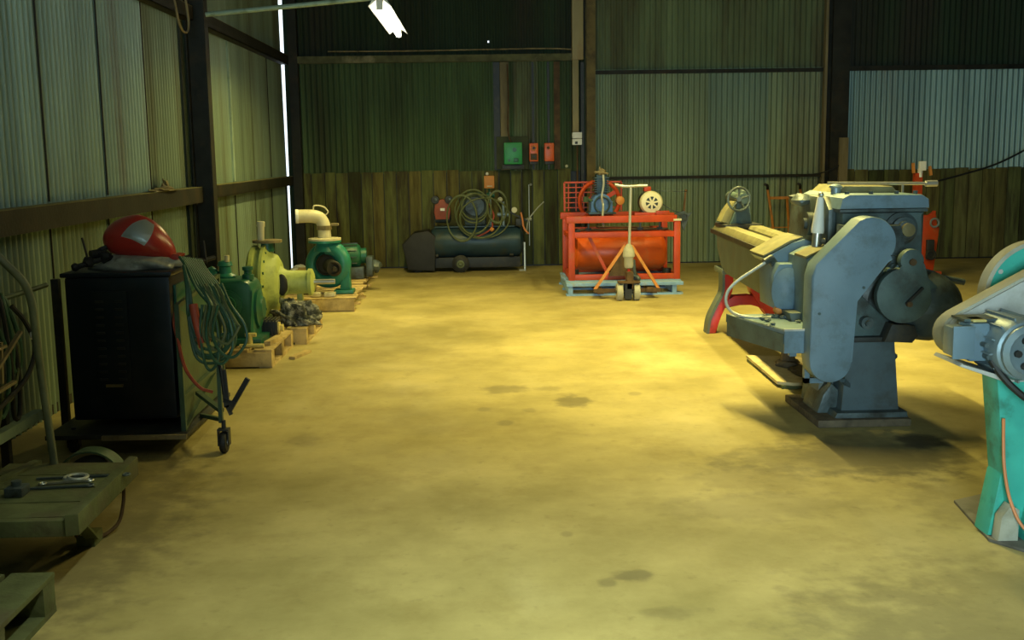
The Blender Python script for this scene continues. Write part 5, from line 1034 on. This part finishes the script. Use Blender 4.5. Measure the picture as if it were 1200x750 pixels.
for x in (1.415, 1.595):
    bm = new(); lathe(bm, (x, 11.40, .09), (1, 0, 0), [(.04, 0), (.085, .002), (.09, .01), (.09, .055), (.085, .063), (.04, .065)], 24); obj('steer_wheel', bm, trim_m if False else dusty, t)
bm = new(); cyl(bm, (1.41, 11.40, .09), (1.665, 11.40, .09), .02, n=8); box(bm, 1.50, 1.575, 11.36, 11.46, .02, .18); obj('axle', bm, blackp, t)

# ================================================================ behind the lathe
t = thing('hand_truck', 'orange hand truck leaning on the corrugated wall behind the lathe', 'hand truck', (4.2, 14.85, 0))
for (a, b) in (((3.93, 14.95, 1.02), (4.02, 14.8, .10)), ((4.38, 14.95, 1.02), (4.47, 14.8, .10))):
    bm = new(); tube(bm, [a, (a[0]*.5+b[0]*.5+.01, 14.87, .58), b], .017, 8); obj('side_tube', bm, orange_lite, t)
    bm = new(); tube(bm, [(a[0], a[1], a[2]), (a[0]-.03, 14.85, 1.07), (a[0]-.085, 14.75, 1.09)], .019, 8); obj('grip', bm, blackm, t)
for z in (.90, .50, .20):
    bm = new(); bar(bm, (3.95+.01*(1-z), 14.9-.1*(1-z), z), (4.41+.01*(1-z), 14.9-.1*(1-z), z), .035 if z > .8 else .015); obj('cross_bar', bm, orange_lite, t)
bm = new(); bar(bm, (4.19, 14.9, .90), (4.23, 14.84, .2), .025); obj('centre_bar', bm, orange_lite, t)
bm = new(); box(bm, 3.98, 4.5, 14.6, 14.82, 0, .012); obj('toe_plate', bm, steel_rust, t)
for x in (3.92, 4.50):
    bm = new(); lathe(bm, (x, 14.88, .11), (1, 0, 0), [(.04, 0), (.1, .0), (.11, .015), (.11, .045), (.1, .055), (.04, .055)], 20); obj('wheel', bm, blackm, t)
t = thing('engine_crane', 'red-orange upright hoist standing behind the lathe headstock', 'hoist', (5.35, 13.0, 0))
bm = new(); bar(bm, (5.28, 13.1, 0), (5.26, 13.1, 1.25), .085); obj('mast', bm, orange, t)
bm = new(); box(bm, 5.24, 5.32, 13.0, 13.04, 1.28, 1.36+.03, bev=.003); cyl(bm, (5.28, 13.08, 1.2), (5.28, 13.08, 1.30), .03, n=8); obj('white_tag', bm, white, t)
bm = new(); bar(bm, (5.38, 13.05, 1.33), (5.40, 13.05, 1.22), .03); bar(bm, (5.20, 13.08, 1.25), (5.19, 13.08, 1.37), .03); obj('hook_arm', bm, orange_lite, t)
bm = new(); prism(bm, [(5.24, .0), (5.43, .0), (5.46, .30), (5.49, .60), (5.45, .62), (5.44, .80), (5.38, .74), (5.26, .76)], 'y', 12.95, 13.05, bev=.008); pn = obj('side_panel', bm, orange, t)
bm = new(); torus(bm, (5.42, 12.93, .66), (0, 1, 0), .05, .012, 20, 6); obj('ring', bm, alu, pn)
bm = new(); box(bm, 5.33, 5.42, 12.9, 12.95, .22, .46, bev=.01); torus(bm, (5.38, 12.9, .28), (0, 1, 0), .05, .018, 18, 6); obj('winch', bm, blackp, pn)
bm = new(); bar(bm, (5.0, 12.9, .04), (5.5, 12.9, .04), .08); bar(bm, (5.1, 13.3, .04), (5.1, 12.6, .04), .08); obj('base', bm, orange, t)
# ================================================================ unseen crate added left of the camera to block doorway daylight
t = thing('added_blocker_crate', 'tall slatted timber crate added out of view to shade the lower left from doorway daylight', 'crate', (-1.5, .55, 0))
for k in range(10):
    z = .06+k*.17
    for (x0, x1, y0, y1) in ((-2.35, -.66, -.10, -.08), (-2.35, -.66, 1.18, 1.20), (-2.37, -2.35, -.10, 1.20), (-.66, -.64, -.10, 1.20)):
        bm = new(); box(bm, x0, x1, y0, y1, z, z+.16, bev=.003); obj('added_crate_slat', bm, pallet_d, t)
for x in (-2.34, -.73):
    for y in (-.08, 1.13):
        bm = new(); box(bm, x, x+.07, y, y+.07, 0, 1.75); obj('corner_post', bm, pallet_d, t)
bm = new(); box(bm, -2.37, -.64, -.10, 1.20, 1.75, 1.775, bev=.003); obj('lid', bm, pallet_d, t)
